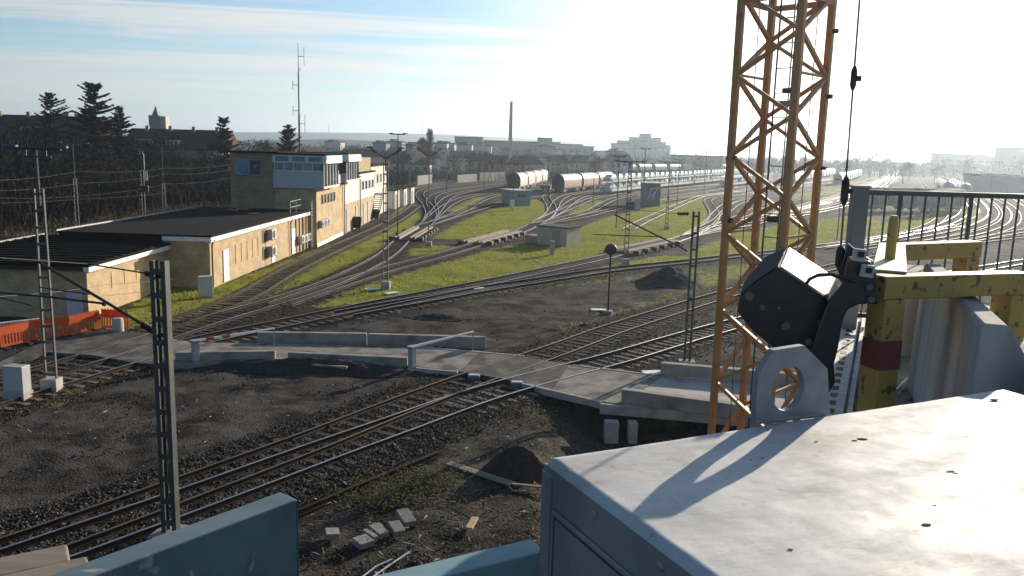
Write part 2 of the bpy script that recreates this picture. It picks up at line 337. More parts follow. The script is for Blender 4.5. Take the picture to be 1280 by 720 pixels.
def fan(name, lst, grp):
    for k, (lb, p) in enumerate(lst): track(p, lb, step=2.5, group=grp, top=RAILQ if ('right-hand fan' in grp and len(lb) % 3) or ('right switch' in grp and len(lb) % 2) else RAILFAR)
fan('L', [('outermost S-bend track on the left edge of the left switch fan', [(534,278),(539,268),(534,255),(525.5,246),(525,241),(531,237),(549,233.5),(640,226),(720,222)]),
  ('second S-bend track of the left switch fan, crossing the outermost one', [(534,278),(541,268),(542,260),(538,251),(543,244),(558,239),(590,233.5),(655,227),(740,222.5)]),
  ('third track of the left switch fan, bending right beyond the two S-bends', [(534,278),(543,266),(552,255),(560,247),(575,241),(602,236),(665,229.5),(750,224)]),
  ('fourth track of the left switch fan, left of the small grass wedge', [(534,278),(548,265),(563,254),(585,245.5),(620,239.5),(672,233),(700,230.5)]),
  ('fifth track of the left switch fan, right of the small grass wedge', [(531,281),(560,271),(583,260.5),(598,251.5),(612,246),(640,240),(690,235)]),
  ('straight right-hand track of the left switch fan, ending by the grey hut', [(531,281),(580,266),(620,254.5),(650,248.5),(685,243.5)])], 'tracks of the left switch fan')
fan('M', [('outermost S-bend track on the left edge of the middle switch fan', [(668,280),(684,271),(690,263),(688.5,255.5),(683.5,248.5),(683,244.5),(690,241),(712,237.5),(760,233),(830,227)]),
  ('second bend track of the middle switch fan, crossing the outermost one', [(668,280),(685,269),(692,260),(697,251),(706,245),(724,240.5),(775,234.5),(860,226)]),
  ('third track of the middle switch fan, under the red-brown wagons', [(668,280),(690,268.5),(707,258),(718,249.5),(735,243.5),(775,237.5),(880,228)]),
  ('fourth track of the middle switch fan, left of its grass wedge', [(668,280),(694,267),(722,255),(745,246.5),(785,240),(860,233.5),(930,228)]),
  ('fifth track of the middle switch fan, right of its grass wedge', [(668,280),(700,273),(738,263),(755,253.5),(775,246.5),(820,240.5),(900,234.5)]),
  ('straight lowest track of the middle switch fan, passing the graffiti hut', [(668,280),(720,272),(765,261.5),(810,253.5),(860,246.5),(930,239)])], 'tracks of the middle switch fan')
track([(786,286),(801,277.5),(833,263),(868,248),(885,243.5),(915,240),(970,235),(1040,228)], 'bright straight track rising through the grass behind the catenary mast', step=2.5)
fan('R', [('outermost S-bend track on the left edge of the right switch fan', [(858,295),(874,288),(889,278),(893.5,267),(887,255.5),(884.5,250),(891,246.5),(912,243),(965,238.5),(1020,233)]),
  ('second bend track of the right switch fan, crossing the outermost one', [(858,295),(884,279),(896,266.5),(906,256.5),(922,249),(955,243),(1010,236.5),(1060,228)]),
  ('third track of the right switch fan, bending away behind the crane mast', [(858,295),(897,275),(909,262.5),(924,253),(950,247),(1000,240),(1062,230),(1095,220)]),
  ('fourth track of the right switch fan, rising inside the crane lattice', [(858,295),(905,278),(930,268),(950,259),(985,251),(1040,240),(1085,226),(1118,212)]),
  ('fifth track of the right switch fan, running straight behind the crane', [(858,295),(930,275.5),(985,263.5),(1040,251),(1085,235),(1120,213)]),
  ('lowest track of the right switch fan, along the top of the wide lawn', [(858,295),(930,281),(990,270),(1050,258),(1095,240),(1125,214)])], 'tracks of the right switch fan')
fan('S', [('leftmost curving track of the right-hand fan, ending under the tank wagons', [(1040,307),(1085,299),(1130,291.5),(1165,280),(1178,270),(1180,262),(1168,246),(1150,226)]),
  ('second curving track of the right-hand fan, beside the tank wagons', [(1040,309),(1100,299),(1155,288),(1192,275),(1206,264.5),(1203,254),(1185,238),(1160,221)]),
  ('third curving track of the right-hand fan, seen through the railing', [(1040,311),(1110,301),(1185,286.5),(1218,275.5),(1229,266.5),(1227,258),(1210,243),(1172,221)]),
  ('fourth curving track of the right-hand fan, seen through the railing', [(1060,312),(1130,302),(1200,289),(1234,276.5),(1243,266.5),(1238,257),(1219,243),(1178,221)]),
  ('fifth curving track of the right-hand fan, seen through the railing', [(1080,313),(1150,303),(1218,291.5),(1252,279),(1259,268),(1252,257.5),(1229,243),(1184,221)]),
  ('outermost curving track of the right-hand fan, nearest the picture edge', [(1100,313),(1170,304),(1232,293),(1264,281),(1270,269),(1262,258),(1238,244),(1190,222)]),
  ('plain track sweeping past below the right-hand fan', [(1100,317),(1200,302),(1260,291.5),(1330,279)]),
  ('far curved track outside the right-hand fan', [(1300,276),(1290,262),(1262,245),(1200,222)])], 'tracks of the right-hand fan')
fan('N', [('rearmost main track along the left back edge of the yard', [(505,238),(530,231),(570,227),(640,223),(740,219),(900,213)]),
  ('second rear main track along the left back edge of the yard', [(498,241),(525,233.5),(570,229),(640,224.5),(740,220.5),(900,214.5)])], 'rear main tracks')
for i in range(7):
    x = 985+i*11; track([(x-40,272-i*1.3),(x+20,256-i*2),(x+70,240-i*2.4),(1110+i*3,219-i*.3),(1132+i*2,207)], 'parallel sorting track %s running to the bright vanishing point' % ('on the left of the bunch','second from the left of the bunch','third from the left of the bunch','in the middle of the bunch','third from the right of the bunch','second from the right of the bunch','on the right of the bunch')[i], step=4, top=RAILQ, group='sorting tracks behind the crane')

# ------------------------------------------------------------------ ground sheet
def hgt(x, y):
    x = np.asarray(x, float); y = np.asarray(y, float)
    foot = -47.0 + 4*np.sin(y*.03)
    z = 6.3*sstep(0, 30, foot-x)*(1-sstep(230, 420, y))*sstep(20, 60, y)
    # dug-out ground in front of the culvert slab
    z = z - 1.0*sstep(0.4, 3.6, x)*(1-sstep(12.5, 16, x))*sstep(9, 14, y)*(1-sstep(29.6, 32.4, y))
    return z
def in_poly_sd(P, X, Y):
    P = np.asarray(P); n = len(P); d = np.full(X.shape, 1e9); ins = np.zeros(X.shape, bool)
    for i in range(n):
        a = P[i]; b = P[(i+1) % n]; e = b-a; wx = X-a[0]; wy = Y-a[1]; t = np.clip((wx*e[0]+wy*e[1])/(e@e+1e-9), 0, 1)
        d = np.minimum(d, np.hypot(wx-e[0]*t, wy-e[1]*t))
        c = ((a[1] <= Y) & (b[1] > Y)) | ((b[1] <= Y) & (a[1] > Y)); xx = a[0]+(Y-a[1])/(e[1] if abs(e[1]) > 1e-9 else 1e-9)*e[0]; ins ^= c & (X < xx)
    return np.where(ins, d, -d)
GRASS = [[(140,420),(124,406),(180,378),(230,351),(264,361),(300,349),(400,312),(480,284),(500,262),(517,256),(522,272),(505,289),(470,312),(400,343),(330,369),(250,396),(200,413),(170,420)],
 [(405,381),(440,364),(500,345),(590,320),(640,306),(680,299),(720,287),(760,272),(800,262),(850,252),(876,247),(880,256),(887,266),(882,277),(860,290),(838,298),(760,315),(700,328),(600,349),(520,364),(450,378)],
 [(545,297),(556,290),(580,277),(610,264),(640,255),(668,249),(680,255),(683,263),(674,274),(655,284),(630,290),(590,296),(560,298)],
 [(515,312),(535,306),(562,308),(540,316),(518,318)],
 [(560,264),(580,254),(596,247),(604,246),(592,256),(572,264)], [(710,267),(730,257),(748,250),(752,252),(742,261),(722,268)],
 [(740,340),(780,328),(830,320),(880,319),(860,324),(790,333)], 
 [(865,315),(930,288),(1000,279),(1075,268),(1098,276),(1085,292),(1040,300),(980,309),(900,319),(870,322)],
 [(1070,297),(1095,284),(1140,268),(1172,266),(1172,276),(1130,288),(1090,296)], [(1209,281),(1203,266),(1222,262),(1227,272)],
 [(970,246),(1030,235),(1085,217),(1062,236),(1010,250)], [(800,252),(870,240),(890,240),(850,248),(810,256)]]
WEEDS = [[(420,402),(470,392),(560,373),(680,357),(760,347),(830,340),(900,332),(960,325),(960,332),(880,340),(760,352),(620,368),(480,392)],
 [(690,412),(740,392),(800,376),(870,362),(900,352),(880,366),(800,386),(740,404)],[(860,345),(950,322),(1000,318),(960,338),(880,362)],
 [(35,520),(60,492),(110,470),(140,462),(120,485),(70,515)],[(0,430),(30,420),(60,428),(20,440)]]
def build_ground():
    th_f = np.linspace(R(-40), R(40), 560); th_c = np.linspace(R(40), R(320), 60)[1:-1]; th = np.concatenate([th_f, th_c])
    dy = np.concatenate([np.linspace(1.05, 30, 90), np.linspace(30, 420, 300)[1:], np.linspace(420, 3000, 40)[1:]]); r = CAM_H*FOC/dy
    r = np.concatenate([r, [2.2]])[::-1]
    TH, RR = np.meshgrid(th, r); X = RR*np.sin(TH); Y = RR*np.cos(TH); nr, nc = X.shape
    Z = hgt(X, Y)
    kd = kdtree.KDTree(sum(len(c) for c in ALLTRK)); k = 0
    for c in ALLTRK:
        for p in c: kd.insert((p[0], p[1], 0), k); k += 1
    kd.balance()
    fx = X.ravel(); fy = Y.ravel(); dist = np.array([kd.find((a, b, 0))[2] if (b > 8 and abs(a) < 400 and b < 900) else 99. for a, b in zip(fx, fy)])
    tb = 1-sstep(1.2, 2.6, dist)
    g = np.full(fx.shape, -99.)
    for poly in GRASS:
        g = np.maximum(g, in_poly_sd([G(*p)[:2] for p in poly], fx, fy))
    g = np.minimum(g, (dist-.7)*1.5)
    gm = sstep(-1.7, 1.0, g)
    w = np.full(fx.shape, -99.)
    for poly in WEEDS: w = np.maximum(w, in_poly_sd([G(*p)[:2] for p in poly], fx, fy))
    wm = sstep(-1.0, 1.6, w)*.62
    hill = sstep(1.0, 4.0, Z.ravel())
    far = sstep(260, 600, fy)
    # gentle unevenness near, none under rails
    nz = np.array([mnoise.noise((a*.35, b*.35, 0))*.10 + mnoise.noise((a*1.3, b*1.3, 3.))*.05 if (5 < b < 70 and abs(a) < 60) else 0. for a, b in zip(fx, fy)])
    zz = Z.ravel() + nz*sstep(1.6, 3.0, dist) - .02 - .05*sstep(1.5, 2.6, dist)
    V = np.stack([fx, fy, zz], 1)
    idx = np.arange(nr*nc).reshape(nr, nc); a = idx[:-1, :]; b = idx[1:, :]; a2 = np.roll(a, -1, 1); b2 = np.roll(b, -1, 1)
    F = np.stack([a, b, b2, a2], -1).reshape(-1, 4)
    o = mesh_np('ground', V, F, ground_mat(), smooth=True)
    for nm, arr in (('grass', np.maximum(gm, wm)), ('bed', tb), ('hill', hill), ('far', far)):
        at = o.data.attributes.new(nm, 'FLOAT', 'POINT'); at.data.foreach_set('value', arr.astype(np.float32))
    tag(o, kind='structure'); return kd
def ground_mat():
    mt = bpy.data.materials.new('yard ground'); mt.use_nodes = True; nt = mt.node_tree; N = nt.nodes; L = nt.links; b = N['Principled BSDF']; b.inputs['Roughness'].default_value = 1.0; b.inputs['Specular IOR Level'].default_value = .04
    tc = N.new('ShaderNodeTexCoord')
    def noi(s, d=6, r=.6):
        n = N.new('ShaderNodeTexNoise'); n.inputs['Scale'].default_value = s; n.inputs['Detail'].default_value = d; n.inputs['Roughness'].default_value = r; L.new(tc.outputs['Object'], n.inputs['Vector']); return n.outputs[0]
    def mr(x, a, b_, c=0., d=1.):
        n = N.new('ShaderNodeMapRange'); n.inputs[1].default_value = a; n.inputs[2].default_value = b_; n.inputs[3].default_value = c; n.inputs[4].default_value = d; L.new(x, n.inputs[0]); return n.outputs[0]
    def mix(f, a, c):
        n = N.new('ShaderNodeMix'); n.data_type = 'RGBA'
        for i, q in ((0, f), (6, a), (7, c)):
            if isinstance(q, tuple): n.inputs[i].default_value = (*q, 1)
            elif isinstance(q, float): n.inputs[i].default_value = q
            else: L.new(q, n.inputs[i])
        return n.outputs[2]
    def mth(op, a, c):
        n = N.new('ShaderNodeMath'); n.operation = op
        for i, q in enumerate((a, c)):
            if isinstance(q, float): n.inputs[i].default_value = q
            else: L.new(q, n.inputs[i])
        return n.outputs[0]
    def att(nm):
        n = N.new('ShaderNodeAttribute'); n.attribute_name = nm; return n.outputs['Fac']
    fine = noi(22., 3, .7); medium = noi(1.6); bigp = noi(.16)
    gravel = mix(mr(medium, .35, .65), (.086,.079,.071), (.052,.048,.044)); gravel = mix(mr(bigp, .40, .64), gravel, (.070,.055,.043)); vs = N.new('ShaderNodeTexVoronoi'); vs.inputs['Scale'].default_value = 26.; L.new(tc.outputs['Object'], vs.inputs['Vector']); gravel = mix(mr(vs.outputs['Color'], .78, .90, 0., .75), gravel, (.13,.122,.112)); gravel = mix(mr(noi(.45, 9, .7), .56, .66, 0., .7), gravel, (.024,.022,.021))
    vor = N.new('ShaderNodeTexVoronoi'); vor.inputs['Scale'].default_value = 14.; L.new(tc.outputs['Object'], vor.inputs['Vector'])
    stone = mix(mr(vor.outputs['Distance'], .05, .6), (.062,.059,.056), (.013,.012,.0115)); gravel = mix(mr(noi(.5), .45, .6), gravel, stone)
    bed = mix(mr(vor.outputs['Distance'], .05, .55), (.060,.051,.044), (.012,.0105,.0095)); bed = mix(mr(medium, .4, .62), bed, (.030,.022,.017))
    base = mix(att('bed'), gravel, bed)
    grs = mix(mr(noi(.35), .35, .65), (.25,.255,.036), (.175,.19,.028)); grs = mix(mr(noi(2.2), .5, .75), grs, (.26,.225,.07)); grs = mix(mr(noi(.9, 6), .55, .70), grs, (.115,.095,.04)); grs = mix(mr(noi(.22, 5), .50, .66, 0., .7), grs, (.10,.125,.024)); grs = mix(mr(noi(.13, 9, .7), .56, .66, 0., .85), grs, (.085,.068,.042))
    ga = mth('ADD', att('grass'), mth('MULTIPLY', mth('SUBTRACT', noi(1.3, 8, .75), .5), 2.1)); gf = mr(ga, .34, .62)
    base = mix(gf, base, grs)
    hl = mix(mr(medium, .4, .6), (.050,.038,.026), (.028,.023,.018)); base = mix(att('hill'), base, hl)
    fr = mix(mr(noi(.02), .4, .6), (.075,.075,.055), (.10,.09,.07)); base = mix(att('far'), base, fr)
    L.new(base, b.inputs['Base Color'])
    bp = N.new('ShaderNodeBump'); bp.inputs['Strength'].default_value = .9; bp.inputs['Distance'].default_value = .05
    L.new(mth('ADD', mth('MULTIPLY', fine, .6), mth('ADD', mth('MULTIPLY', vor.outputs['Distance'], -.5), medium)), bp.inputs['Height']); L.new(bp.outputs[0], b.inputs['Normal'])
    return mt
KD = build_ground()

# loose ballast stones and grass blades near enough to read as such
def scatter_stones():
    n = 52000; out = []; pts = []
    while len(pts) < n:
        d = 14/np.sqrt(RNG.uniform(.03, 1, 4000)) ; a = RNG.uniform(R(-36), R(30), 4000); X = d*np.sin(a); Y = d*np.cos(a)
        for x, y in zip(X, Y):
            q = KD.find((x, y, 0))[2]
            p = 1.0 if q < 2.3 else (.16 if mnoise.noise((x*.3, y*.3, 9.)) > .08 else .02)
            if y < 12 or (q < 2.3 and q > 1.9 and random.random() < .3): continue
            if random.random() < p: pts.append((x, y))
    pts = np.array(pts[:n]); z = hgt(pts[:, 0], pts[:, 1]); s = RNG.lognormal(-3.5, .38, n)*(1+np.hypot(pts[:,0],pts[:,1])*.004)
    oc = np.array([(1,0,0),(0,1,0),(-1,0,0),(0,-1,0),(0,0,1),(0,0,-1)], float)
    V = oc[None]*RNG.uniform(.55, 1.3, (n, 6, 1))*s[:, None, None]; ang = RNG.uniform(0, 6.28, n); ca, sa = np.cos(ang), np.sin(ang)
    tl = RNG.uniform(-.6, .6, n); V[:, :, 2] *= .75; Z = V[:, :, 2] + V[:, :, 0]*tl[:, None]*.5
    Xr = V[:, :, 0]*ca[:, None]-V[:, :, 1]*sa[:, None]; Yr = V[:, :, 0]*sa[:, None]+V[:, :, 1]*ca[:, None]
    V = np.stack([Xr+pts[:, 0:1], Yr+pts[:, 1:2], Z+z[:, None]+.0], -1).reshape(-1, 3)
    F = np.array([(0,1,4),(1,2,4),(2,3,4),(3,0,4),(1,0,5),(2,1,5),(3,2,5),(0,3,5)]); F = (F[None]+np.arange(n)[:, None, None]*6).reshape(-1, 3)
    o = mesh_np('ballast_stones', V, F, mat('ballast stone', (.10,.09,.08), (.022,.019,.017), rough=.9, scale=3.2, lo=.42, hi=.58)); tag(o, kind='stuff')
scatter_stones()
def scatter_grass():
    pts = []; polys = [np.array([G(*p)[:2] for p in q]) for q in GRASS[:4]+GRASS[6:9]] ; wpol = [np.array([G(*p)[:2] for p in q]) for q in WEEDS]
    for q, dens, lim in [(p, 9.0, 16000) for p in polys] + [(p, 3.0, 2500) for p in wpol]:
        lo = q.min(0); hi = q.max(0); n = min(int((hi-lo).prod()*dens), 60000); P = RNG.uniform(lo, hi, (n, 2)); P = P[in_poly_sd(q, P[:, 0], P[:, 1]) > RNG.uniform(-.6, .8, n)][:lim]
        P = [p for p in P if KD.find((p[0], p[1], 0))[2] > 1.05]; pts += P
    pts = np.array(pts); n = len(pts); V = []; k = 3
    base = np.repeat(pts, k, 0) + RNG.normal(0, .09, (n*k, 2)); m_ = len(base); h = RNG.uniform(.03, .13, m_)*(1+1.1*np.repeat(RNG.random(n)**3, k)); a = RNG.uniform(0, 6.28, m_); w = RNG.uniform(.012, .03, m_); ln = RNG.normal(0, .06, (m_, 2))
    z = hgt(base[:, 0], base[:, 1])-.08; dx = np.cos(a)*w; dyy = np.sin(a)*w
    V = np.stack([np.stack([base[:, 0]-dx, base[:, 1]-dyy, z], 1), np.stack([base[:, 0]+dx, base[:, 1]+dyy, z], 1), np.stack([base[:, 0]+ln[:, 0], base[:, 1]+ln[:, 1], z+h+.07], 1)], 1).reshape(-1, 3)
    o = mesh_np('grass', V, np.arange(m_*3).reshape(-1, 3), mat('grass blade', (.30,.315,.04), (.20,.225,.03), rough=.7, scale=.5, transl=.5, c3=(.32,.27,.09), s3=1.1)); tag(o, kind='stuff')
scatter_grass()
# hazy air: added after the structure
def add_haze(dens):
    b = MB(); b.box(-9700, 9700, -9700, 9700, -3.2, 150); o = b.build('haze', mat('x_tmp', (1,1,1))); o.data.materials.clear()
    mt = bpy.data.materials.new('hazy air'); mt.use_nodes = True; N = mt.node_tree.nodes; N.remove(N['Principled BSDF']); v = N.new('ShaderNodeVolumePrincipled')
    v.inputs['Color'].default_value = (.72, .86, 1, 1); v.inputs['Density'].default_value = dens; v.inputs['Anisotropy'].default_value = .70
    mt.node_tree.links.new(v.outputs[0], N['Material Output'].inputs['Volume']); o.data.materials.append(mt); tag(o, kind='stuff')
add_haze(2.5e-4)

# ================================================================== structure: road, crossing, walls
CAMP = Vector((0, 0, CAM_H))
def hit(px, py, p0, n):
    r = ray(px, py); n = Vector(n); return CAMP + r*((Vector(p0)-CAMP).dot(n)/r.dot(n))
def W(root):
    b = MB(); b.M = (Matrix.Translation(root.location) @ Matrix.Rotation(root.rotation_euler.z, 4, 'Z')).inverted(); return b
def road(top, bot, mt, z=.13):
    p = [G(x, y, z) for x, y in top] + [G(x, y, z) for x, y in reversed(bot)]; b = MB(); b.prism([(q.x, q.y) for q in p], -.12, z)
    return tag(b.build('road', mt), kind='structure')
road([(0,452),(47,430),(130,411),(172,416),(215,423.5)], [(-30,462),(60,440),(118,444),(160,452),(208,457)], ASPH, .132)
road([(215,423.5),(245,428),(330,429),(420,431),(518,434),(601,438.5)], [(208,457),(240,455),(345,449),(440,452),(520,458),(575,464)], SLAB, .128)
road([(601,438.5),(658,446),(711,456)], [(575,464),(632,474),(690,488.5)], ASPH, .134)
road([(711,456),(766,463),(826,470)], [(690,488.5),(750,501),(778,505.5)], SLAB, .128)
def kerb(a, b_):
    A = G(*a, .15); B = G(*b_, .15); b = MB(); b.bar((A.x, A.y, .02), (B.x, B.y, .02), .14, .27); return tag(b.build('kerb', CONC_L, bevel=.012), kind='structure')
kerb((520,459.5),(572,464.5)); kerb((640,476),(752,502)); kerb((520,433),(655,444.5)); kerb((715,456),(820,468.5))

def wall_seg(px, h, th, label, name='concrete_parapet', z=0., mt=CONC, cat='low wall'):
    P = [G(x, y, z) for x, y in px]; t = thing(name, label, cat, P[0]); b = W(t)
    for a, c in zip(P, P[1:]):
        d = (c-a).normalized(); n = Vector((-d.y, d.x, 0)); q = [a-n*0, c, c+n*th, a+n*th]
        b.prism([(p.x, p.y) for p in q], z-.1, z+h)
    b.build('wall_body', mt, t, bevel=.015)
    return t
wall_seg([(322,429),(458,430.5)], .52, .3, 'left precast concrete parapet along the far side of the crossing road')
wall_seg([(460,430.5),(607,434.5)], .50, .3, 'right precast concrete parapet along the far side of the crossing road')
wall_seg([(219,454),(344,452)], .46, .25, 'concrete kerb wall along the near road edge, beside the striped barrier arm')
wall_seg([(360,453),(509,460)], .44, .25, 'concrete kerb wall along the near road edge, behind the gravel bank')
wall_seg([(-30,421),(52,411)], .5, .35, 'low pale concrete wall behind the orange panels at the left edge', mt=CONC_L)

def heap(px, py, wx, wy, h, mt, label, name='earth_heap', rz=0., z=0., seed=1, cat='heap', n=72):
    p = G(px, py, z); t_ = MB(); vs = []; fs = []
    for j in range(n//2+1):
        r = j/(n//2)
        for k in range(n):
            a = 2*math.pi*k/n; rr = r*(1+.16*mnoise.noise((math.cos(a)*1.5, math.sin(a)*1.5, seed*3.1)))
            x = rr*wx*math.cos(a); y = rr*wy*math.sin(a); zz = h*(1-sstep(0, 1, r))*(1+.35*mnoise.noise((x*1.2, y*1.2, seed))) + .10*h*mnoise.noise((x*3.5, y*3.5, seed))*(1-r*.6) + .045*mnoise.noise((x*9, y*9, seed))+ .03*mnoise.noise((x*21, y*21, seed)) - (.12 if j == n//2 else .04*r)
            vs.append((x, y, zz))
    for j in range(n//2):
        for k in range(n): fs.append((j*n+k, j*n+(k+1) % n, (j+1)*n+(k+1) % n, (j+1)*n+k))
    t_.add(vs, fs); o = t_.build(name, mt, smooth=True); o.location = p; o.rotation_euler = (0, 0, rz); return tag(o, label, cat)
heap(838, 352, 2.9, 2.6, 1.05, GRAVEL_H, 'dark grey gravel heap beside the low curving track', 'gravel_heap', seed=2)
heap(646, 590, 1.45, 1.2, .78, EARTH, 'dark brown earth heap at the edge of the dug-out ground', seed=5, z=-.1)
heap(548, 396, 1.9, .9, .16, GRAVEL_H, 'flat black ash patch on the gravel near the crossing', 'ash_patch', seed=8, cat='ash patch')
heap(390, 459.5, 5.6, 1.1, .38, GRAVEL_H, 'long dark gravel bank piled against the near kerb wall', 'gravel_bank', seed=11, rz=-.03, cat='gravel bank')
heap(1170, 455, 5, 4, .8, EARTH, 'brown soil bank below the construction deck', 'soil_bank', seed=12, cat='soil bank')

# level-crossing barriers
def barrier(base, tip, label, red, kind):
    p = G(*base); q = G(*tip, 1.0); t = thing('crossing_barrier', label, 'barrier', p); L = (q-p); L.z = 0; ln = L.length; t.rotation_euler = (0, 0, math.atan2(L.y, L.x))
    b = MB(); b.box(-.13,.13,-.13,.13,0,.95); b.box(-.18,.18,-.18,.18,0,.05); b.build('post', GALV, t, bevel=.015)
    b = MB(); b.box(-.2,.16,-.17,.17,.93,1.05); b.build('drive_cap', STEEL_L, t, bevel=.02)
    b = MB(); n = 10
    for i in range(n):
        a0 = .1+(ln-.1)*i/n; a1 = .1+(ln-.1)*(i+1)/n; r0 = .055-.025*i/n
        b.box(a0, a1, -.03, .03, 1.0-r0, 1.0+r0, 1 if (red and i in (1,3)) else 0)
    b.build('arm', [WHITE, RED], t)
    b = MB(); b.box(ln-.05, ln-.01, -.02, .02, .02, .97); b.box(ln-.12, ln+.06, -.06, .06, 0, .03); b.build('tip_rest', STEEL_L, t)
    return t
barrier((245,455), (343,410.5), 'red and white crossing barrier arm on a grey post, left one', True, 0)
barrier((515,462.5), (592,414.5), 'plain white crossing barrier arm on a grey post near the tracks', False, 1)

# culvert slab bridge right of the crossing
c0 = G(777,505,.13); cul = thing('culvert_slab', 'concrete culvert slab with raised edge beams right of the crossing', 'slab bridge', (c0.x, c0.y, 0))
b = W(cul); P = [G(*p, .1) for p in ((768,463.5),(826,470.5),(990,482),(1100,492),(1100,536),(985,527),(895,517.5),(750,505))]; b.prism([(p.x, p.y) for p in P], -.28, .1); b.build('deck_slab', CONC_L, cul, bevel=.01)
for a, c, hh in (((777,487),(985,515),.62), ((826,454),(1100,477),.62)):
    A = G(*a, hh); C = G(*c, hh); d = (C-A).normalized(); n = Vector((-d.y, d.x, 0)); q = [A, C, C+n*.38, A+n*.38]
    b = W(cul); b.prism([(p.x, p.y) for p in q], .1, hh); b.build('edge_beam', CONC, cul, bevel=.02)
for px, py, w_ in ((765,520,.5),(791,533,.32)):
    p = D(px, py, 28.6); b = W(cul); b.box(p.x-w_/2, p.x+w_/2, p.y-.2, p.y+.25, -1.05, -.281); b.build('support_block', CONC_L, cul, bevel=.015)

# ================================================================== buildings
def part(root, name, mt, fn, **k):
    b = MB(); fn(b); return b.build(name, mt, root, **k)
def windows(root, y0, y1, z0, z1, n, x, glass=GLASS, frame=WHITE, depth=.05, gap=.12):
    w = (y1-y0)/n
    for i in range(n):
        a = y0+i*w+gap/2; c = y0+(i+1)*w-gap/2
        b = MB(); t = .06
        b.box(x, x+depth, a, c, z0, z0+t); b.box(x, x+depth, a, c, z1-t, z1); b.box(x, x+depth, a, a+t, z0+t, z1-t); b.box(x, x+depth, c-t, c, z0+t, z1-t)
        f = b.build('window', frame, root); b = MB(); b.box(x-.02, x+.015, a+t, c-t, z0+t, z1-t); b.build('pane', glass, f)
# block A (front, single storey)
bA = thing('brick_building', 'single storey yellow brick block nearest the camera with low dark ribbed roof', 'building', (-22.25, 42.5, 0))
def _a(b): b.box(-9, 0, 0, 12.6, -.1, 2.55)
part(bA, 'wall', BRICK, _a)
def _a(b):
    b.box(-9.25, .3, -.3, 12.6, 2.72, 2.86)
    for i in range(14): b.box(-9.2, .25, -.2+i*.93, -.12+i*.93, 2.86, 2.93)
part(bA, 'roof', ROOFF, _a)
def _a(b): b.box(-.0, .28, -.28, 12.6, 2.45, 2.72); b.box(-.02, .0, -.28, -.02, 2.5, 2.72)
part(bA, 'fascia', WHITE, _a)
part(bA, 'front_fascia', flat('brown fascia', (.06,.045,.035), .8), lambda b: b.box(-9.2, -.03, -.28, -.02, 2.5, 2.72))
part(bA, 'roof_edge_strip', STEEL_L, lambda b: b.box(-9.32, -9.25, -.3, 12.6, 2.74, 2.96))
for px0, px1 in ((85,103),):
    p = hit(px0, 394, (0,42.5,0), (0,1,0)); q = hit(px1, 366, (0,42.5,0), (0,1,0))
    dr = part(bA, 'garage_door', flat('garage door grey', (.5,.52,.54), .5), lambda b: [b.box(p.x+22.25, q.x+22.25, -.05, -.003, 0, q.z)] + [b.box(p.x+22.25, q.x+22.25, -.065, -.05, .1+.35*i, .38+.35*i) for i in range(int(q.z/.36))])
for i in range(4): part(bA, 'bricked_up_opening', flat('pale infill', (.53,.40,.225), .9), lambda b, i=i: b.box(.003, .025, 2.6+i*1.5, 3.4+i*1.5, 1.15, 2.05))

# block B
bB = thing('brick_building', 'long single storey yellow brick wing with flat dark roof leading to the control tower', 'building', (-19.5, 52.4, 0), R(-1.76))
part(bB, 'wall', BRICK, lambda b: b.box(-9.5, 0, 0, 23.0, -.1, 3.05))
part(bB, 'roof', ROOFF, lambda b: [b.box(-9.7, .3, -.25, 23.0, 3.3, 3.42), b.box(.22, .3, -.25, 23., 3.42, 3.5)])
part(bB, 'fascia', WHITE, lambda b: [b.box(0, .27, -.24, 23.0, 2.98, 3.3), b.box(-2.9, 0, -.24, -.003, 3.02, 3.3)])
part(bB, 'roof_edge_strip', STEEL_L, lambda b: b.box(-9.78, -9.7, -.25, 23.0, 3.3, 3.52))
part(bB, 'end_shade_strip', ROOFF, lambda b: b.box(-9.6, -2.92, -.2, -.02, 2.6, 3.299))  # dark box added over the brick step, stands in for shade on that wall
for yy in (.25, 17.2): part(bB, 'downpipe', flat('brown pipe', (.07,.05,.04), .5), lambda b, yy=yy: b.tube([(.28, yy, 3.1), (.12, yy, 2.75), (.12, yy, 0)], .055))
for yy, w in ((2.3, .95), (17.6, 1.0)):
    d_ = part(bB, 'door', WHITE, lambda b, yy=yy, w=w: b.box(.003, .06, yy, yy+w, 0, 2.15)); part(d_, 'handle', STEEL_D, lambda b, yy=yy, w=w: b.bar((.09, yy+w-.1, 1.05), (.09, yy+w-.22, 1.05), .03))
for i in range(5): part(bB, 'bricked_up_opening', flat('pale infill', (.55,.45,.29), .9), lambda b, i=i: b.box(.003, .03, 4.6+i*1.15, 5.3+i*1.15, .95, 2.3))
for yy in (10.5, 11.2): part(bB, 'dark_wall_patch', STEEL_D, lambda b, yy=yy: None or b.box(.003, .03, 10.2, 11.0, 1.75 if yy < 11 else .45, 2.75 if yy < 11 else 1.45))  # flat dark rectangles on the wall beside the air conditioners
for i in range(4): part(bB, 'pilaster', BRICK, lambda b, i=i: b.box(.003, .10, 18.9+i*1.05, 19.1+i*1.05, 0, 2.95))
part(bB, 'white_panel', WHITE, lambda b: b.box(.003, .05, 12.3, 13.1, .0, 1.0))
def ac_unit(loc, rz, label, s=1.0):
    t = thing('air_conditioner', label, 'air conditioner', loc, rz, 'air conditioners on the brick facade'); t.scale = (s, s, s)
    part(t, 'casing', flat('ac casing', (.55,.55,.52), .5), lambda b: b.box(.05, .42, -.45, .45, 0, .66), bevel=.02)
    part(t, 'fan_grille', STEEL_D, lambda b: b.tube([(.423, -.1, .33), (.44, -.1, .33)], .26, 16))
    part(t, 'bracket', STEEL_L, lambda b: [b.box(.0, .4, y, y+.04, -.06, -.003) for y in (-.35, .3)])
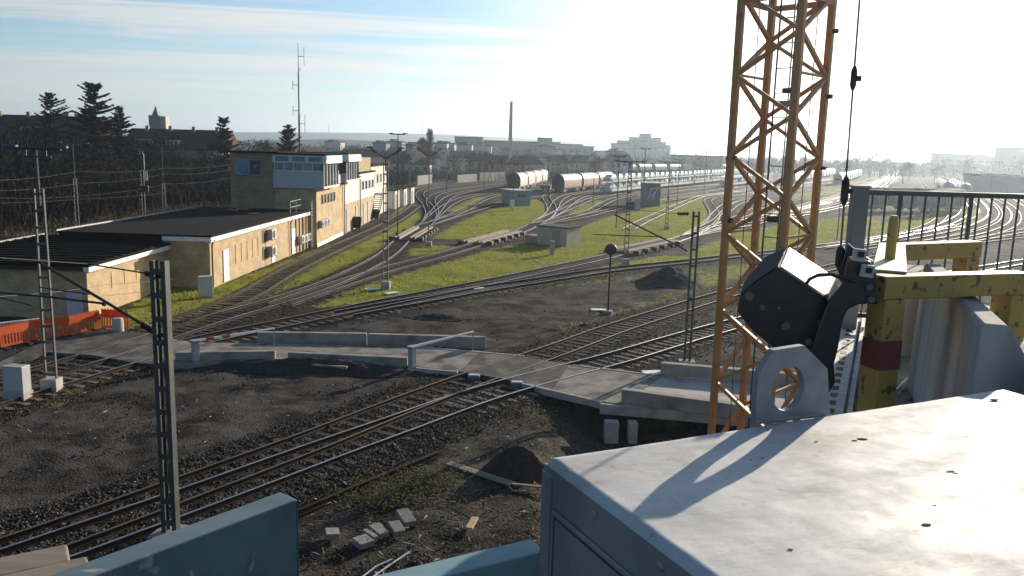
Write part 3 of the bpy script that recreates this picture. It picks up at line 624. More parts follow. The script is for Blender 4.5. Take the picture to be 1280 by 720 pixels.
def on(root, x, y, z):
    a = root.rotation_euler.z; return (root.location.x + x*math.cos(a)-y*math.sin(a), root.location.y + x*math.sin(a)+y*math.cos(a), root.location.z+z)
rB = bB.rotation_euler.z
ac_unit(on(bB, 0, 11.7, 1.95), rB, 'upper of two large wall air conditioners beside dark patches on the long brick wing', 1.15)
ac_unit(on(bB, 0, 11.7, .65), rB, 'lower of two large wall air conditioners beside dark patches on the long brick wing', 1.15)
for i in range(3): ac_unit(on(bB, .1, 19.5+i*1.1, .75), rB, ('nearest','middle','farthest')[i]+' of three small air conditioners low on the wing beside the tower')
# control tower complex
tw = thing('control_tower', 'brick control tower with overhanging pale glazed cabin and taller brick stairwell', 'control tower', (-18.1, 75.4, 0))
part(tw, 'wall', BRICK, lambda b: b.box(-7.7, 0, .15, 12, -.1, 5.35))
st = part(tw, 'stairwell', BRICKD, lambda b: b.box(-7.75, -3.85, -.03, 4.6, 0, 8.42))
part(st, 'stairwell_roof', ROOFF, lambda b: b.box(-7.95, -3.2, -.3, 4.8, 8.42, 8.6))
part(tw, 'cabin_base', GREYP, lambda b: [b.box(-3.85, .7, -.05, 6.6, 5.36, 6.9), b.box(-3.85, .45, 6.6, 9.2, 5.5, 6.4), b.box(-3.85, .9, 9.2, 15.5, 5.6, 6.5)])
part(tw, 'cabin_sill', WHITE, lambda b: [b.box(.70, .78, -.05, 6.6, 5.36, 5.52), b.box(.9, .98, 9.2, 15.5, 5.6, 5.75)])
part(tw, 'cabin_interior', flat('cabin interior', (.10,.11,.12), .8), lambda b: [b.box(-3.85, .55, .12, 6.5, 6.9, 7.62), b.box(-3.8, .3, 6.6, 9.2, 6.4, 7.62), b.box(-3.8, .75, 9.3, 15.4, 6.5, 7.62)])
for i in range(5):
    f = part(tw, 'front_window', WHITE, lambda b, i=i: [b.box(-3.75+i*.86, -3.69+i*.86, -.06, -.0, 6.92, 7.62), b.box(-3.75+i*.86, -2.9+i*.86, -.06, .0, 6.9, 6.96)]); part(f, 'pane', PANEW, lambda b, i=i: b.box(-3.69+i*.86, -2.9+i*.86, -.02, .02, 6.96, 7.62))
for y0, n, x, z0 in ((0., 5, .66, 5.55), (9.25, 5, .86, 5.8)):
    for i in range(n):
        f = part(tw, 'side_window', WHITE, lambda b, i=i: [b.box(x+.03, x+.10, y0+i*1.26, y0+.12+i*1.26, z0, 7.62)]); part(f, 'pane', GLASS, lambda b, i=i: b.box(x+.045, x+.07, y0+.12+i*1.26, y0+1.26+i*1.26, z0, 7.62))
part(tw, 'cabin_fascia', flat('pale grey fascia', (.60,.63,.66), .5), lambda b: [b.box(-3.85, 1.0, -.15, 6.9, 7.62, 8.32), b.box(-3.85, .6, 6.9, 9.0, 7.62, 8.2), b.box(-3.85, 1.2, 9.0, 15.8, 7.7, 8.4)])
for i in range(3): part(tw, 'louvre', flat('blue grey louvre', (.14,.20,.28), .4), lambda b, i=i: [b.box(-3.6+i*1.5, -2.4+i*1.5, -.18, -.152, 7.78+.09*k, 7.85+.09*k) for k in range(5)])
for y0 in (.0, 9.2): part(tw, 'white_fascia_panel', WHITE, lambda b, y0=y0: [b.box(1.21 if y0 else 1.003, 1.24 if y0 else 1.03, y0+.02, y0+6.5, 7.68, 8.34)])
part(tw, 'cabin_roof', ROOFF, lambda b: [b.box(-3.84, .9, -.1, 6.8, 8.32, 8.5), b.box(-3.84, 1.1, 9.1, 15.7, 8.4, 8.56), b.box(-7.7, -3.0, 4.8, 12, 5.35, 5.5)])
for i in range(5): f = part(tw, 'small_window', STEEL_L, lambda b, i=i: b.box(.003, .05, 2.0+i*1.3, 2.75+i*1.3, 3.75, 4.75)); 
for i in range(5): part(tw, 'small_pane', GLASS, lambda b, i=i: b.box(.05, .06, 2.07+i*1.3, 2.68+i*1.3, 3.82, 4.68))
part(tw, 'plinth', WHITE, lambda b: b.box(.003, .05, .15, 12, -.1, .3))
for yy in (12.0, 21.0): part(tw, 'downpipe', flat('pale pipe', (.5,.5,.48), .5), lambda b: b.tube([(.15, yy, 5.5), (.15, yy, 0)], .07))
for i in range(3): ac_unit((-18.1, 76.6+i*1.25, 1.75), 0, ('nearest','middle','farthest')[i]+' of three air conditioners in a row under the tower cabin', .95)
rear = thing('yard_building', 'pale clad two storey extension behind the control tower with brick ground floor', 'building', (-18.2, 87.4, 0))
part(rear, 'ground_floor_wall', BRICK, lambda b: b.box(-9, 0, .02, 20, -.1, 3.1))
part(rear, 'upper_wall', flat('off white cladding', (.55,.55,.52), .7), lambda b: [b.box(-9, .12, .02, 9.4, 3.1, 5.7), b.box(-9, .05, 9.4, 20, 3.1, 6.1)])
part(rear, 'roof', ROOFF, lambda b: [b.box(-9.1, .25, .02, 9.4, 5.7, 5.85), b.box(-9.1, .2, 9.4, 20.2, 6.1, 6.25)])
part(rear, 'roof_box', flat('tan box', (.38,.31,.17), .8), lambda b: b.box(-4, -.3, 11, 19, 6.25, 7.9))
for yy in (2, 7.2, 12, 15): part(rear, 'grey_door', flat('grey door', (.36,.33,.28), .7), lambda b, yy=yy: b.box(.003, .06, yy, yy+1.7, 0, 2.5))
windows(rear, 10.5, 19.5, 4.1, 5.2, 4, .055, gap=1.0)
fr2 = thing('yard_building', 'white two storey block at the end of the tower row with outside steel stair', 'building', (-18.9, 109, 0))
part(fr2, 'wall', flat('off white render', (.62,.60,.54), .8), lambda b: b.box(-9, 0, 0, 13, -.1, 6.7)); part(fr2, 'roof', ROOFF, lambda b: b.box(-9.2, .2, -.2, 13.2, 6.7, 6.9)); windows(fr2, 1, 12, 4.3, 5.6, 4, .003, gap=1.5)
def _st(b):
    for i in range(12): b.box(.5, 1.6, -4.0+i*.35, -3.7+i*.35, .2+i*.25, .26+i*.25)
    for x in (.5, 1.6): b.bar((x, -4.1, .1), (x, .2, 3.1), .07, .2); b.bar((x, -4.1, 1.1), (x, .2, 4.1), .05)
    b.box(.05, 1.6, .2, 2.2, 3.05, 3.12)
    for y in (.3, 2.1): b.box(1.54, 1.6, y, y+.06, 0, 4.1)
part(fr2, 'outside_stair', STEEL_D, _st)
for i, (y, w, lb) in enumerate(((126, 5, 'nearest small white garage past the tower row'), (132.5, 4, 'middle small white garage past the tower row'), (138, 4, 'farthest small white garage past the tower row'))):
    t = thing('garage', lb, 'garage', (-18.2+i*.5, y, 0), 0, 'small garages past the tower'); part(t, 'wall', flat('off white render', (.62,.60,.54)), lambda b: b.box(-4, 0, 0, w, -.1, 2.7)); part(t, 'roof', ROOFF, lambda b: b.box(-4.2, .25, -.2, w+.2, 2.7, 2.85)); part(t, 'door', flat('brown door', (.10,.07,.05)), lambda b: b.box(.003, .05, .8, 2.2, 0, 2.1)); part(t, 'front_panel', WHITE, lambda b: b.box(-3.6, -.4, -.05, -.003, .1, 2.3))
def bin_box(px, py, d, w, h, label):
    p = G(px, py); t = thing('waste_container', label, 'waste container', p, .1); part(t, 'body', STEEL_D, lambda b: b.loft([[(-w/2*s, -.5*s, z), (w/2*s, -.5*s, z), (w/2*s, .5*s, z), (-w/2*s, .5*s, z)] for z, s in ((.12,.85),(h*.85,1))]), bevel=.03); part(t, 'lid', flat('dark lid', (.03,.03,.035), .4), lambda b: b.loft([[(-w/2*s, -.5*s, z), (w/2*s, -.5*s, z), (w/2*s, .5*s, z), (-w/2*s, .5*s, z)] for z, s in ((h*.86,1.04),(h*.93,1.03),(h,.7))]), bevel=.02)
bin_box(445, 286, 0, 1.3, 1.4, 'dark waste container against the extension wall behind the tower'); bin_box(468, 274, 0, 1.4, 1.3, 'grey waste container by the foot of the outside stair')
# poster on the stairwell
sg = thing('advert_board', 'blue and red picture board mounted on the brick stairwell', 'sign board', hit(310, 209, (0,75.3,0), (0,1,0)))
part(sg, 'frame', STEEL_L, lambda b: b.box(-1.2, 1.2, -.02, .05, -.72, .72), bevel=.01)
part(sg, 'blue_half', mat('blue print', (.07,.14,.25), (.22,.30,.38), rough=.5, scale=2.2, c3=(.03,.04,.06), s3=1.6), lambda b: b.box(-1.13, .18, -.035, -.022, -.64, .64)); part(sg, 'red_half', mat('red print', (.12,.035,.05), (.05,.03,.05), rough=.5, scale=3, c3=(.34,.30,.32), s3=2.5), lambda b: b.box(.18, 1.13, -.035, -.022, -.64, .64))
# roof ladder and rail
ld = thing('roof_ladder', 'grey steel ladder and guard rail at the roof edge beside the tower', 'ladder', (-18.55, 74.6, 0))
part(ld, 'stile', STEEL_L, lambda b: b.bar((.25,-.25,0),(.25,-.25,4.3),.05)); part(ld, 'stile', STEEL_L, lambda b: b.bar((.25,.25,0),(.25,.25,4.3),.05)); [part(ld, 'rung', STEEL_L, lambda b: b.bar((.25,-.22,.3*i),(.25,.22,.3*i),.03)) for i in range(1, 14)]
part(ld, 'guard_rail', STEEL_L, lambda b: [b.bar((-.6,-4,z),(-.6,-.4,z),.04) for z in (3.95,4.45)] + [b.bar((-.6,y,3.4),(-.6,y,4.47),.05) for y in (-4,-2.2,-.4)])
for px, py in ((291,263),(303,262),(318,268)): p = G(px, py, 3.42); o = MB().box(-.5,.5,-.15,.15,0,.12).build('roof_debris', PLANK); o.location = p; o.rotation_euler = (0,0,random.uniform(-.5,.5)); tag(o, 'light scrap board lying on the dark flat roof', 'scrap board', 'scrap boards on the flat roof')

# huts in the yard
def hut(c, l, r, h, label, wall, wall2, roofm, over=.12, extra=None, name='equipment_hut'):
    C = G(*c); Lp = G(*l); u = (Lp-C); lu = u.length; u.normalize(); v = Vector((u.y, -u.x, 0));  lv = (G(*r)-C).length
    if v.dot(G(*r)-C) < 0: v = -v
    ang = math.atan2(-u.y, -u.x)          # local x runs from l towards c; local +y away
    t = thing(name, label, 'hut', C, ang)
    s = 1 if (Matrix.Rotation(-ang, 3, 'Z') @ v).y > 0 else -1
    y0, y1 = (0, lv) if s > 0 else (-lv, 0)
    part(t, 'wall', wall, lambda b: b.box(-lu, 0, y0, y1, -.1, h), bevel=.01); part(t, 'roof', roofm, lambda b: b.box(-lu-over, over, y0-over, y1+over, h, h+.14))
    return t, lu, lv
t, lu, lv = hut((708,308),(671,304.5),(726,305), 1.75, 'pale concrete hut with flat dark roof standing in the central lawn', flat('pale hut concrete', (.47,.42,.34), .9), None, flat('hut roof', (.07,.06,.055), .9))
part(t, 'door', flat('hut door', (.33,.30,.26)), lambda b: b.box(-1.6, -.8, -.03, -.003, 0, 1.5))
part(t, 'annex', CONC, lambda b: b.box(-lu-1.6, -lu-.01, .3, 1.6, 0, .75), bevel=.01)
t, lu, lv = hut((663,257),(642,257),(668,254.5), 2.45, 'small grey green hut with one lit white side beside the hood wagons', flat('grey green hut', (.25,.32,.31)), None, flat('pale roof', (.42,.42,.40)), over=.25)
part(t, 'vent_panel', flat('vent panel', (.13,.18,.17)), lambda b: b.box(-lu*.75, -lu*.35, -.03, -.003, 1.4, 1.9))
t, lu, lv = hut((824.5,257.5),(806.5,257),(830,255), 4.0, 'tall grey hut with graffiti strokes and overhanging flat roof slab', flat('dark hut wall', (.16,.16,.165)), None, flat('slab roof', (.45,.40,.32)), over=.6)
for k, (x0, z0, x1, z1) in enumerate(((-.85,1.0,-.65,3.0),(-.5,1.0,-.35,2.6),(-.3,2.8,-.15,3.4),(-.75,3.0,-.3,3.2),(-.62,1.6,-.5,2.2))): part(t, 'graffiti_stroke', flat('pale spray paint', (.5,.52,.56)), lambda b: b.bar((x0*lu, -.012, z0), (x1*lu, -.012, z1), .014, .22))
part(t, 'lit_end', flat('sunlit end wall tone', (.6,.54,.42)), lambda b: b.box(.003, .04, .05, lv-.05, 0, 3.6))  # sunlight put into the colour: end face paler than the rest of the hut
def box_thing(name, px, py, w, d_, h, label, cat, mt, rz=0., base=None, group=None, bevel=.02, z=0.):
    p = G(px, py, z); t = thing(name, label, cat, p, rz, group); hb = 0
    if base: part(t, 'base', base, lambda b: b.box(-w/2-.03, w/2+.03, 0-.03, d_+.03, -.05, .28), bevel=.01); hb = .28
    part(t, 'body', mt, lambda b: b.box(-w/2, w/2, 0, d_, hb-.02, h), bevel=bevel); return t
t = box_thing('switch_cabinet', 17, 500, .78, .45, 1.22, 'pale grey electrical cabinet on a concrete base at the left edge', 'electrical cabinet', flat('cabinet grey', (.40,.41,.39), .5), -.12, CONC_L); part(t, 'door', flat('cabinet door', (.52,.53,.51), .45), lambda b: b.box(-.30, .36, -.02, -.003, .34, 1.17), bevel=.005)
t = box_thing('switch_cabinet', 258, 371, .8, .45, 1.25, 'light grey cabinet in the grass at the corner of the brick wing', 'electrical cabinet', flat('cabinet light', (.55,.55,.53), .5), .5); part(t, 'door', flat('cabinet door', (.52,.53,.51), .45), lambda b: b.box(-.35, .35, -.02, -.003, .1, 1.15), bevel=.005)
box_thing('marker_post', 690, 318.5, .42, .42, 1.25, 'stubby pale concrete post in the lawn in front of the hut', 'post', CONC_L)
box_thing('marker_post', 640, 263, .7, .5, 1.6, 'white box post left of the grey green hut', 'post', WHITE)
box_thing('low_box', 789, 261, 1.6, 1., 1.2, 'low dark equipment box left of the graffiti hut', 'equipment box', STEEL_D); box_thing('low_box', 797, 263, .8, .8, 1.9, 'narrow pale equipment box beside the graffiti hut', 'equipment box', CONC_L)
b = MB(); p = G(148, 417); b.tube([(0,0,-.1),(0,0,.72),(0,0,.78)], [.27,.25,.2], 18); o = b.build('bollard', CONC_L, smooth=True); o.location = p; tag(o, 'round concrete bollard at the right end of the orange panels', 'bollard')
# orange site fence
def fpanel(a, c, label):
    A = G(*a); C = G(*c); d = C-A; L = d.length; t = thing('fence_panel', label, 'site fence panel', A, math.atan2(d.y, d.x), 'orange site fence panels')
    def f(b):
        b.box(0, L, -.02, .02, .62, 1.0); b.box(0, L, -.02, .02, .1, .2); b.box(0, .08, -.02, .02, .2, .62); b.box(L-.08, L, -.02, .02, .2, .62); n = int(L/.15)
        for i in range(9): b.box(L*(i+.1)/9, L*(i+.6)/9, -.02, .02, .99, 1.05)
        for i in range(1, n): b.box(L*i/n-.04, L*i/n+.03, -.015, .015, .2, .62)
    part(t, 'panel', ORANGE, f)
    for x in (.15, L-.15): part(t, 'foot', flat('recycled rubber', (.03,.03,.03)), lambda b: b.box(x-.1, x+.1, -.35, .35, -.02, .08))
fpanel((-50,449),(-1,438), 'orange plastic fence panel cut by the left picture edge'); fpanel((1,437),(37,429), 'second orange fence panel counted from the left edge, left of the lattice mast'); fpanel((39,428),(86,421.5), 'orange fence panel right behind the lattice mast'); fpanel((87.5,421),(125,413), 'brightly sunlit orange fence panel right of the lattice mast'); fpanel((128,411.5),(161,414), 'last orange fence panel, half behind the concrete bollard')

# ================================================================== rail brakes, heap of small yard things
def rail_brake(a, c, label, side=1):
    A = G(*a, .1); C = G(*c, .1); d = C-A; L = d.length; t = thing('rail_brake', label, 'rail brake', A, math.atan2(d.y, d.x))
    for y in (-1.0, -.58, .58, 1.0): part(t, 'brake_beam', PLANKR, lambda b: b.box(0, L, y-.13, y+.13, .06, .34), bevel=.02)
    n = max(4, int(L/1.9))
    for i in range(n):
        x = L*(i+.5)/n
        for s in ((-1,) if i % 2 else (-1, 1)): part(t, 'actuator', flat('brake actuator', (.05,.045,.042)), lambda b: [b.box(x-.32, x+.32, s*1.5-.28, s*1.5+.28, -.1, .26 if s > 0 else .3)], bevel=.05)
        part(t, 'cross_beam', CONC, lambda b: b.box(x+.6, x+.8, -1.9, 1.9, -.12, .06))
rail_brake((505,300.5),(529,286.5), 'brown rail brake on the track towards the left switch fan'); rail_brake((590,305.5),(641,291.5), 'brown rail brake in the middle, left of the pale hut'); rail_brake((772,317),(836,303), 'brown rail brake on the right, beside the catenary mast')
for i, (px, py, w, l, rz, tx) in enumerate(((415,671,.42,.32,.3,.08),(453,681,.40,.36,-.75,.12),(462,673,.14,.45,-.7,.1),(473,667,.32,.48,-.8,.14),(495,664,.30,.46,-1.05,.18),(506.5,650,.34,.55,-1.0,.25))):
    o = MB().box(-w/2,w/2,-l/2,l/2,0,.15).build('concrete_block', mat('pale block', (.24,.235,.23),(.15,.147,.142),rough=.9,scale=6), bevel=.012); o.location = G(px, py, -.0+.02) ; o.rotation_euler = (tx, .06, rz+math.pi/2)
    tag(o, ('flat concrete block lying apart to the left of the others','concrete block at the lower left of the row of blocks','thin concrete slab between two blocks of the row','concrete block third in the row of blocks','tilted concrete block before the last of the row','tilted concrete block farthest along the row of blocks')[i], 'concrete block', 'loose concrete blocks')
def ground_bar(name, pts, w, h, mt, label, cat, z=0.):
    P = [G(x, y, z) for x, y in pts]; o0 = P[0]; b = MB()
    for a, c in zip(P, P[1:]): b.bar(a-o0+Vector((0,0,h/2)), c-o0+Vector((0,0,h/2)), w, h)
    o = b.build(name, mt, bevel=.008); o.location = o0; return tag(o, label, cat)
C_ = crom([G(372,640,.1), G(430,615,.1), G(490,590,.1), G(547,567,.1)], .5); V, F, MI = sweep(C_-C_[0], 0, PROF, 6); o = mesh_np('loose_rail', V, F, [RUST, RUSTTOP]); o.location = (C_[0][0], C_[0][1], 0.0); tag(o, 'single rusty rail lying loose on the gravel by the nearest track', 'loose rail')
ground_bar('plank', [(561,580),(640,606)], .28, .05, PLANK, 'pale flat plank running into the brown earth heap', 'plank', .02)
ground_bar('plank', [(640,606),(690,611)], .12, .05, PLANK, 'narrow pale board at the foot of the brown earth heap', 'plank', .02)
ground_bar('timber', [(390,459),(434,462)], .2, .14, PLANK, 'weathered timber lying on the gravel bank', 'timber', .1)
ground_bar('timber', [(586,662),(594,648)], .18, .05, flat('fresh wood', (.45,.30,.15)), 'short fresh wood scrap on the dark soil', 'wood scrap', .03)
for k, (pts, lb) in enumerate((([(452,722),(470,708),(490,699)], 'outer bright metal strip curving on the soil at the bottom'), ([(465,722),(492,703),(512,690)], 'inner bright metal strip curving on the soil at the bottom'))):
    b = MB(); P = [G(x, y, .06) for x, y in pts]; b.tube([p-P[0] for p in P], .022, 8); o = b.build('metal_strip', flat('bright strip', (.65,.65,.64), .3, metal=.6), smooth=True); o.location = P[0]; tag(o, lb, 'metal strip')
for px, py, lb in ((592,475,'small dark switch box beside the rails left of the road'),(646,484,'small dark switch box between the rails right below the road')):
    t = box_thing('track_box', px, py, .5, .35, .16, lb, 'track box', flat('track box', (.12,.14,.17), .35)); part(t, 'lid', flat('track lid', (.42,.46,.5), .3), lambda b: b.box(-.2,.2,.06,.3,.16,.19))
for i, (px, py) in enumerate(((748,388),(816,466.5),(465,362),(597,361),(489,367))):
    o = MB().box(-.45,.45,-.25,.25,0,.07).build('white_marker', WHITE, bevel=.01); o.location = G(px, py, 0); o.rotation_euler = (0,0,.2*i); tag(o, ('white flat marker slab by the round-headed signal','white flat marker slab at the culvert end of the road','white scrap slab left of the lattice lamp mast foot','white flat marker in the weeds by the low track','white scrap slab right of the lattice lamp mast foot')[i], 'marker slab')
def weeds():
    V = []; n = 0
    for cx, cy, r, k in ((500,612,1.5,1100),(540,598,1.2,800),(460,630,1.0,350),(680,520,2.0,500),(620,540,1.6,300),(700,570,1.5,250),(520,690,2.5,260),(640,640,2.0,240),(905,455,1.4,300)):
        p = G(cx, cy)
        for _ in range(k):
            x = random.gauss(p.x, r*.55); y = random.gauss(p.y, r*.35)
            if KD.find((x, y, 0))[2] < 1.3: continue
            z = float(hgt(x, y)); h = abs(random.gauss(0, .14)); a = random.uniform(0, 6.28); s = random.uniform(.02, .055); c = Vector((x, y, z+h)); e = Vector((math.cos(a), math.sin(a), random.uniform(-.5,.8)))*s; f = Vector((-math.sin(a), math.cos(a), random.uniform(-.3,.3)))*s*.5
            V += [c-e, c+f, c+e, c-f]; n += 1
    o = mesh_np('weeds', np.array([tuple(v) for v in V]), np.arange(n*4).reshape(-1, 4), LEAFW); tag(o, kind='stuff')
weeds()
# ================================================================== masts and signals
def zat(px, py, d): return D(px, py, d).z
def lattice(b, h, w, dp=None, z0=0., fl=.055, step=.55, taper=1.0):
    for s in (-1, 1): b.bar((s*w/2, 0, z0), (s*w/2*taper, 0, h), fl, dp or fl*1.6, up=(0,1,0))
    n = int((h-z0)/step)
    for i in range(1, n+1):
        z = z0+(h-z0)*i/(n+.3); q = 1-(1-taper)*(z-z0)/(h-z0); b.box(-w/2*q, w/2*q, -.03, .03, z-.045, z+.045)
def lamp_mast(px, py, h, label, kind='T', d=None, split=.55, w=.36, arm=1.5, rz=0., mt=STEEL_M, lamp=True, group=None):
    p = G(px, py) if d is None else Vector((D(px, 300, d).x, d, 0))
    t = thing('lamp_mast', label, 'lamp mast', p, rz, group); hs = h*split
    if split > 0: part(t, 'lattice_post', mt, lambda b: lattice(b, hs, w, step=.6, taper=.8))
    part(t, 'pole', mt, lambda b: b.tube([(0,0,max(0,hs-.6)),(0,0,h)], [.06,.045], 8), smooth=True)
    if kind == 'Y':
        part(t, 'arm', STEEL_D, lambda b: b.tube([(-arm,0,h+.55),(-.3,0,h+.1),(0,0,h-.05),(.3,0,h+.1),(arm,0,h+.55)], .05, 8)); ends = [(-arm, h+.58), (arm, h+.58)]
    else:
        part(t, 'arm', STEEL_D, lambda b: [b.bar((-arm,0,h),(arm,0,h),.08), b.bar((-arm*.6,0,h-.28),(arm*.6,0,h-.28),.05)] + [b.bar((s*arm*.4,0,h-.28),(s*arm*.4,0,h),.04) for s in (-1,1)]); ends = [(-arm, h+.02), (arm, h+.02)]
    for x, z in ends:
        o = part(t, 'lamp_head', flat('lamp housing', (.10,.10,.105), .7), lambda b: b.box(x-.24, x+.24, -.10, .10, z, z+.10), bevel=.03)
    if lamp: part(t, 'base', CONC_L, lambda b: b.box(-.3,.3,-.25,.25,-.05,.45), bevel=.02)
    return t
lamp_mast(65, 487, zat(50,186,29.7), 'tall pale lattice lamp mast beside the orange panels at the left', d=None, split=.84, w=.40, arm=.9)
lamp_mast(98, 292, 8.8, 'lamp mast with wide crossbar among the brush left of the conifer group', d=80, arm=1.3, split=.62)
lamp_mast(207, 270, 9.0, 'lamp mast with wide crossbar behind the dark flat roof', d=95, arm=1.2, split=.5)
lamp_mast(482, 360, 8.6, 'lattice lamp mast with two raised arms in the lawn strip', kind='Y', arm=1.0, split=.97, w=.34)
lamp_mast(535.5, 307.5, 8.6, 'slim lamp post with two raised arms beside the left rail brake', kind='Y', arm=1.05, split=0)
lamp_mast(511, 262, 9.6, 'lamp mast at the end of the small white garages', d=140, arm=1.0, split=.5, mt=STEEL_D)
lamp_mast(782, 330, zat(787,202,69.3), 'thick grey mast with flat T head in the middle of the lawn', arm=1.15, split=.999, w=.34, mt=STEEL_G)
lamp_mast(833, 286, zat(838,203,102), 'slim mast with flat T head beside the bright straight track', arm=1.3, split=.5, w=.3, mt=STEEL_G)
thin = [(497,300,168,'dark pole behind the lattice lamp mast'),(641,262,205,'thin lamp pole left of the grey green hut'),(558,241,186,'thin lamp pole over the bend of the left switch fan'),(605,238,190,'thin lamp pole before the industrial building'),(684,247,197,'thin lamp pole among the hood wagons'),(741,258,203,'thin lamp pole by the red-brown wagons'),(770,285,196,'thin lamp pole left of the thick grey mast'),(803,262,186,'thin lamp pole rising behind the graffiti hut'),(846,258,200,'thin lamp pole before the car transporters'),(880,243,190,'thin lamp pole left of the crane mast'),(1046,300,225,'thin dark pole just right of the crane mast'),(1168,222,180,'thin tall pole at the bright vanishing point'),(1112,232,205,'thin pole before the tank wagons'),(1205,232,196,'thin pole behind the tank wagons'),(660,228,188,'far thin pole over the hood wagons'),(720,226,190,'far thin pole behind the red-brown wagons'),(900,226,195,'far thin pole behind the crane mast'),(590,226,192,'far thin pole at the back edge of the yard')]
for px, pb, ptp, lb in thin:
    p = G(px, pb); h = zat(px+ (pb-ptp)*.04, ptp, p.y); t = thing('lamp_pole', lb, 'pole', p, 0, 'thin poles in the yard'); r = .05+p.y*.00022
    part(t, 'pole', STEEL_G, lambda b: b.tube([(0,0,0),(0,0,h)], [r, r*.7], 6)); part(t, 'head', STEEL_D, lambda b: [b.bar((-.7,0,h),(.7,0,h),.10), b.box(-.9,-.5,-.1,.1,h+.03,h+.14), b.box(.5,.9,-.1,.1,h+.03,h+.14)])
# signals
t = thing('signal', 'dark signal mast with black head standing behind the front roof', 'signal', (D(180,270,85).x, 85, 0))
part(t, 'mast', STEEL_G, lambda b: lattice(b, 8.2, .3, step=.5)); part(t, 'signal_head', BLACK, lambda b: b.box(-.28,.28,-.12,.12,6.3,7.9), bevel=.04); part(t, 'speed_indicator', BLACK, lambda b: b.box(-.2,.6,-.1,.1,4.0,4.7), bevel=.04); part(t, 'number_plate', WHITE, lambda b: b.box(.3,.6,-.14,-.11,5.2,6.2))
p = G(760,390.5); t = thing('signal', 'slim signal post with round dark disc in the gravel before the crossing', 'signal', p, R(-10)); h = 3.75
part(t, 'post', STEEL_D, lambda b: b.tube([(0,0,0),(0,0,h)], .055, 8)); part(t, 'disc', BLACK, lambda b: b.tube([(0,-.06,h),(0,.06,h)], .34, 20)); part(t, 'foot', CONC, lambda b: b.box(-.25,.25,-.25,.25,-.05,.12)); part(t, 'hood', BLACK, lambda b: b.tube([(0,-.22,h+.05),(0,-.06,h+.05)], .22, 16))
b = MB(); p = G(680,268)
# overhead line masts
INS = mat('brown insulator', (.035,.026,.022), (.022,.018,.016), rough=.7)
def insul(b, a, c, r=.075, n=7):
    a = Vector(a); c = Vector(c); pts = []; rs = []
    for i in range(n*2+1): pts.append(a.lerp(c, i/(n*2))); rs.append(r if i % 2 else r*.45)
    b.tube(pts, rs, 10)
m1 = G(214,667); t = thing('catenary_mast', 'dark green steel catenary mast with cantilever beside the nearest track', 'catenary mast', m1, R(-8)); H1 = zat(211,326,m1.y)
def _m(b):
    for s in (-1,1): b.box(s*.155-.035, s*.155+.035, -.10, .10, 0, H1); 
    for s in (-1,1): b.box(s*.10-.02, s*.10+.02, -.10, -.085, 0, H1); b.box(s*.10-.02, s*.10+.02, .085, .10, 0, H1)
part(t, 'mast_frame', STEEL_G, _m, bevel=.004, seg=1)
for i in range(12): part(t, 'batten_plate', STEEL_G, lambda b: b.box(-.12,.12,-.108,-.1,.25+i*.55,.39+i*.55))
part(t, 'foundation', CONC, lambda b: b.box(-.4,.4,-.4,.4,-.3,.06), bevel=.02)
inv = (Matrix.Translation(m1) @ Matrix.Rotation(R(-8),4,'Z')).inverted(); d1 = m1.y
def Lp(px, py, d): return inv @ D(px, py, d)
part(t, 'upper_insulator', INS, lambda b: insul(b, Lp(205,345,d1+.1), Lp(182,341.5,d1+.4)))
part(t, 'lower_insulator', INS, lambda b: insul(b, Lp(200,418,d1+.1), Lp(178,405,d1+.4), .09))
part(t, 'tie_rod', STEEL_D, lambda b: b.tube([Lp(182,341.5,d1+.4), Lp(110,330,d1+1.5)], .018, 8))
part(t, 'cantilever_tube', STEEL_D, lambda b: [b.tube([Lp(178,405,d1+.4), Lp(43,324,d1+2.4)], .038, 10), b.tube([Lp(208,420,d1), Lp(200,418,d1+.1)], .05, 8)])
part(t, 'registration_tube', STEEL_D, lambda b: [b.tube([Lp(130,379.5,d1+1.2), Lp(60,371,d1+2.2), Lp(-20,364,d1+3.4)], .03, 8), b.tube([Lp(112,368,d1+1.4), Lp(48,359,d1+2.3)], .016, 8), b.tube([Lp(40,382,d1+2.4), Lp(0,372,d1+3)], .018, 8)])
part(t, 'clamp', STEEL_D, lambda b: b.ball(Lp(130,380,d1+1.2), .06)); part(t, 'clamp', STEEL_D, lambda b: b.ball(Lp(110,364,d1+1.5), .05)); part(t, 'clamp', STEEL_D, lambda b: b.bar(Lp(207,340,d1), Lp(206,350,d1), .05))
m2 = G(858.5,453); t = thing('catenary_mast', 'slim twin channel catenary mast between the far crossing tracks', 'catenary mast', m2, R(-5)); H2 = zat(865,264,m2.y); inv = (Matrix.Translation(m2) @ Matrix.Rotation(R(-5),4,'Z')).inverted(); d1 = m2.y
part(t, 'mast_frame', STEEL_G, lambda b: lattice(b, H2, .24, dp=.16, fl=.085, step=.7)); part(t, 'insulator', INS, lambda b: insul(b, Lp(861,267,d1), Lp(847,267,d1+.3), .10, 5)); part(t, 'foundation', CONC, lambda b: b.box(-.35,.35,-.3,.3,-.3,.08))
part(t, 'cantilever_tube', STEEL_D, lambda b: [b.tube([Lp(859,314,d1), Lp(845,306,d1+.3), Lp(768,268,d1+1.6)], .035, 8), b.tube([Lp(847,267,d1+.3), Lp(790,262,d1+1.4)], .012, 6), b.tube([Lp(828,296,d1+.6), Lp(742,293,d1+2.0)], .02, 6)])
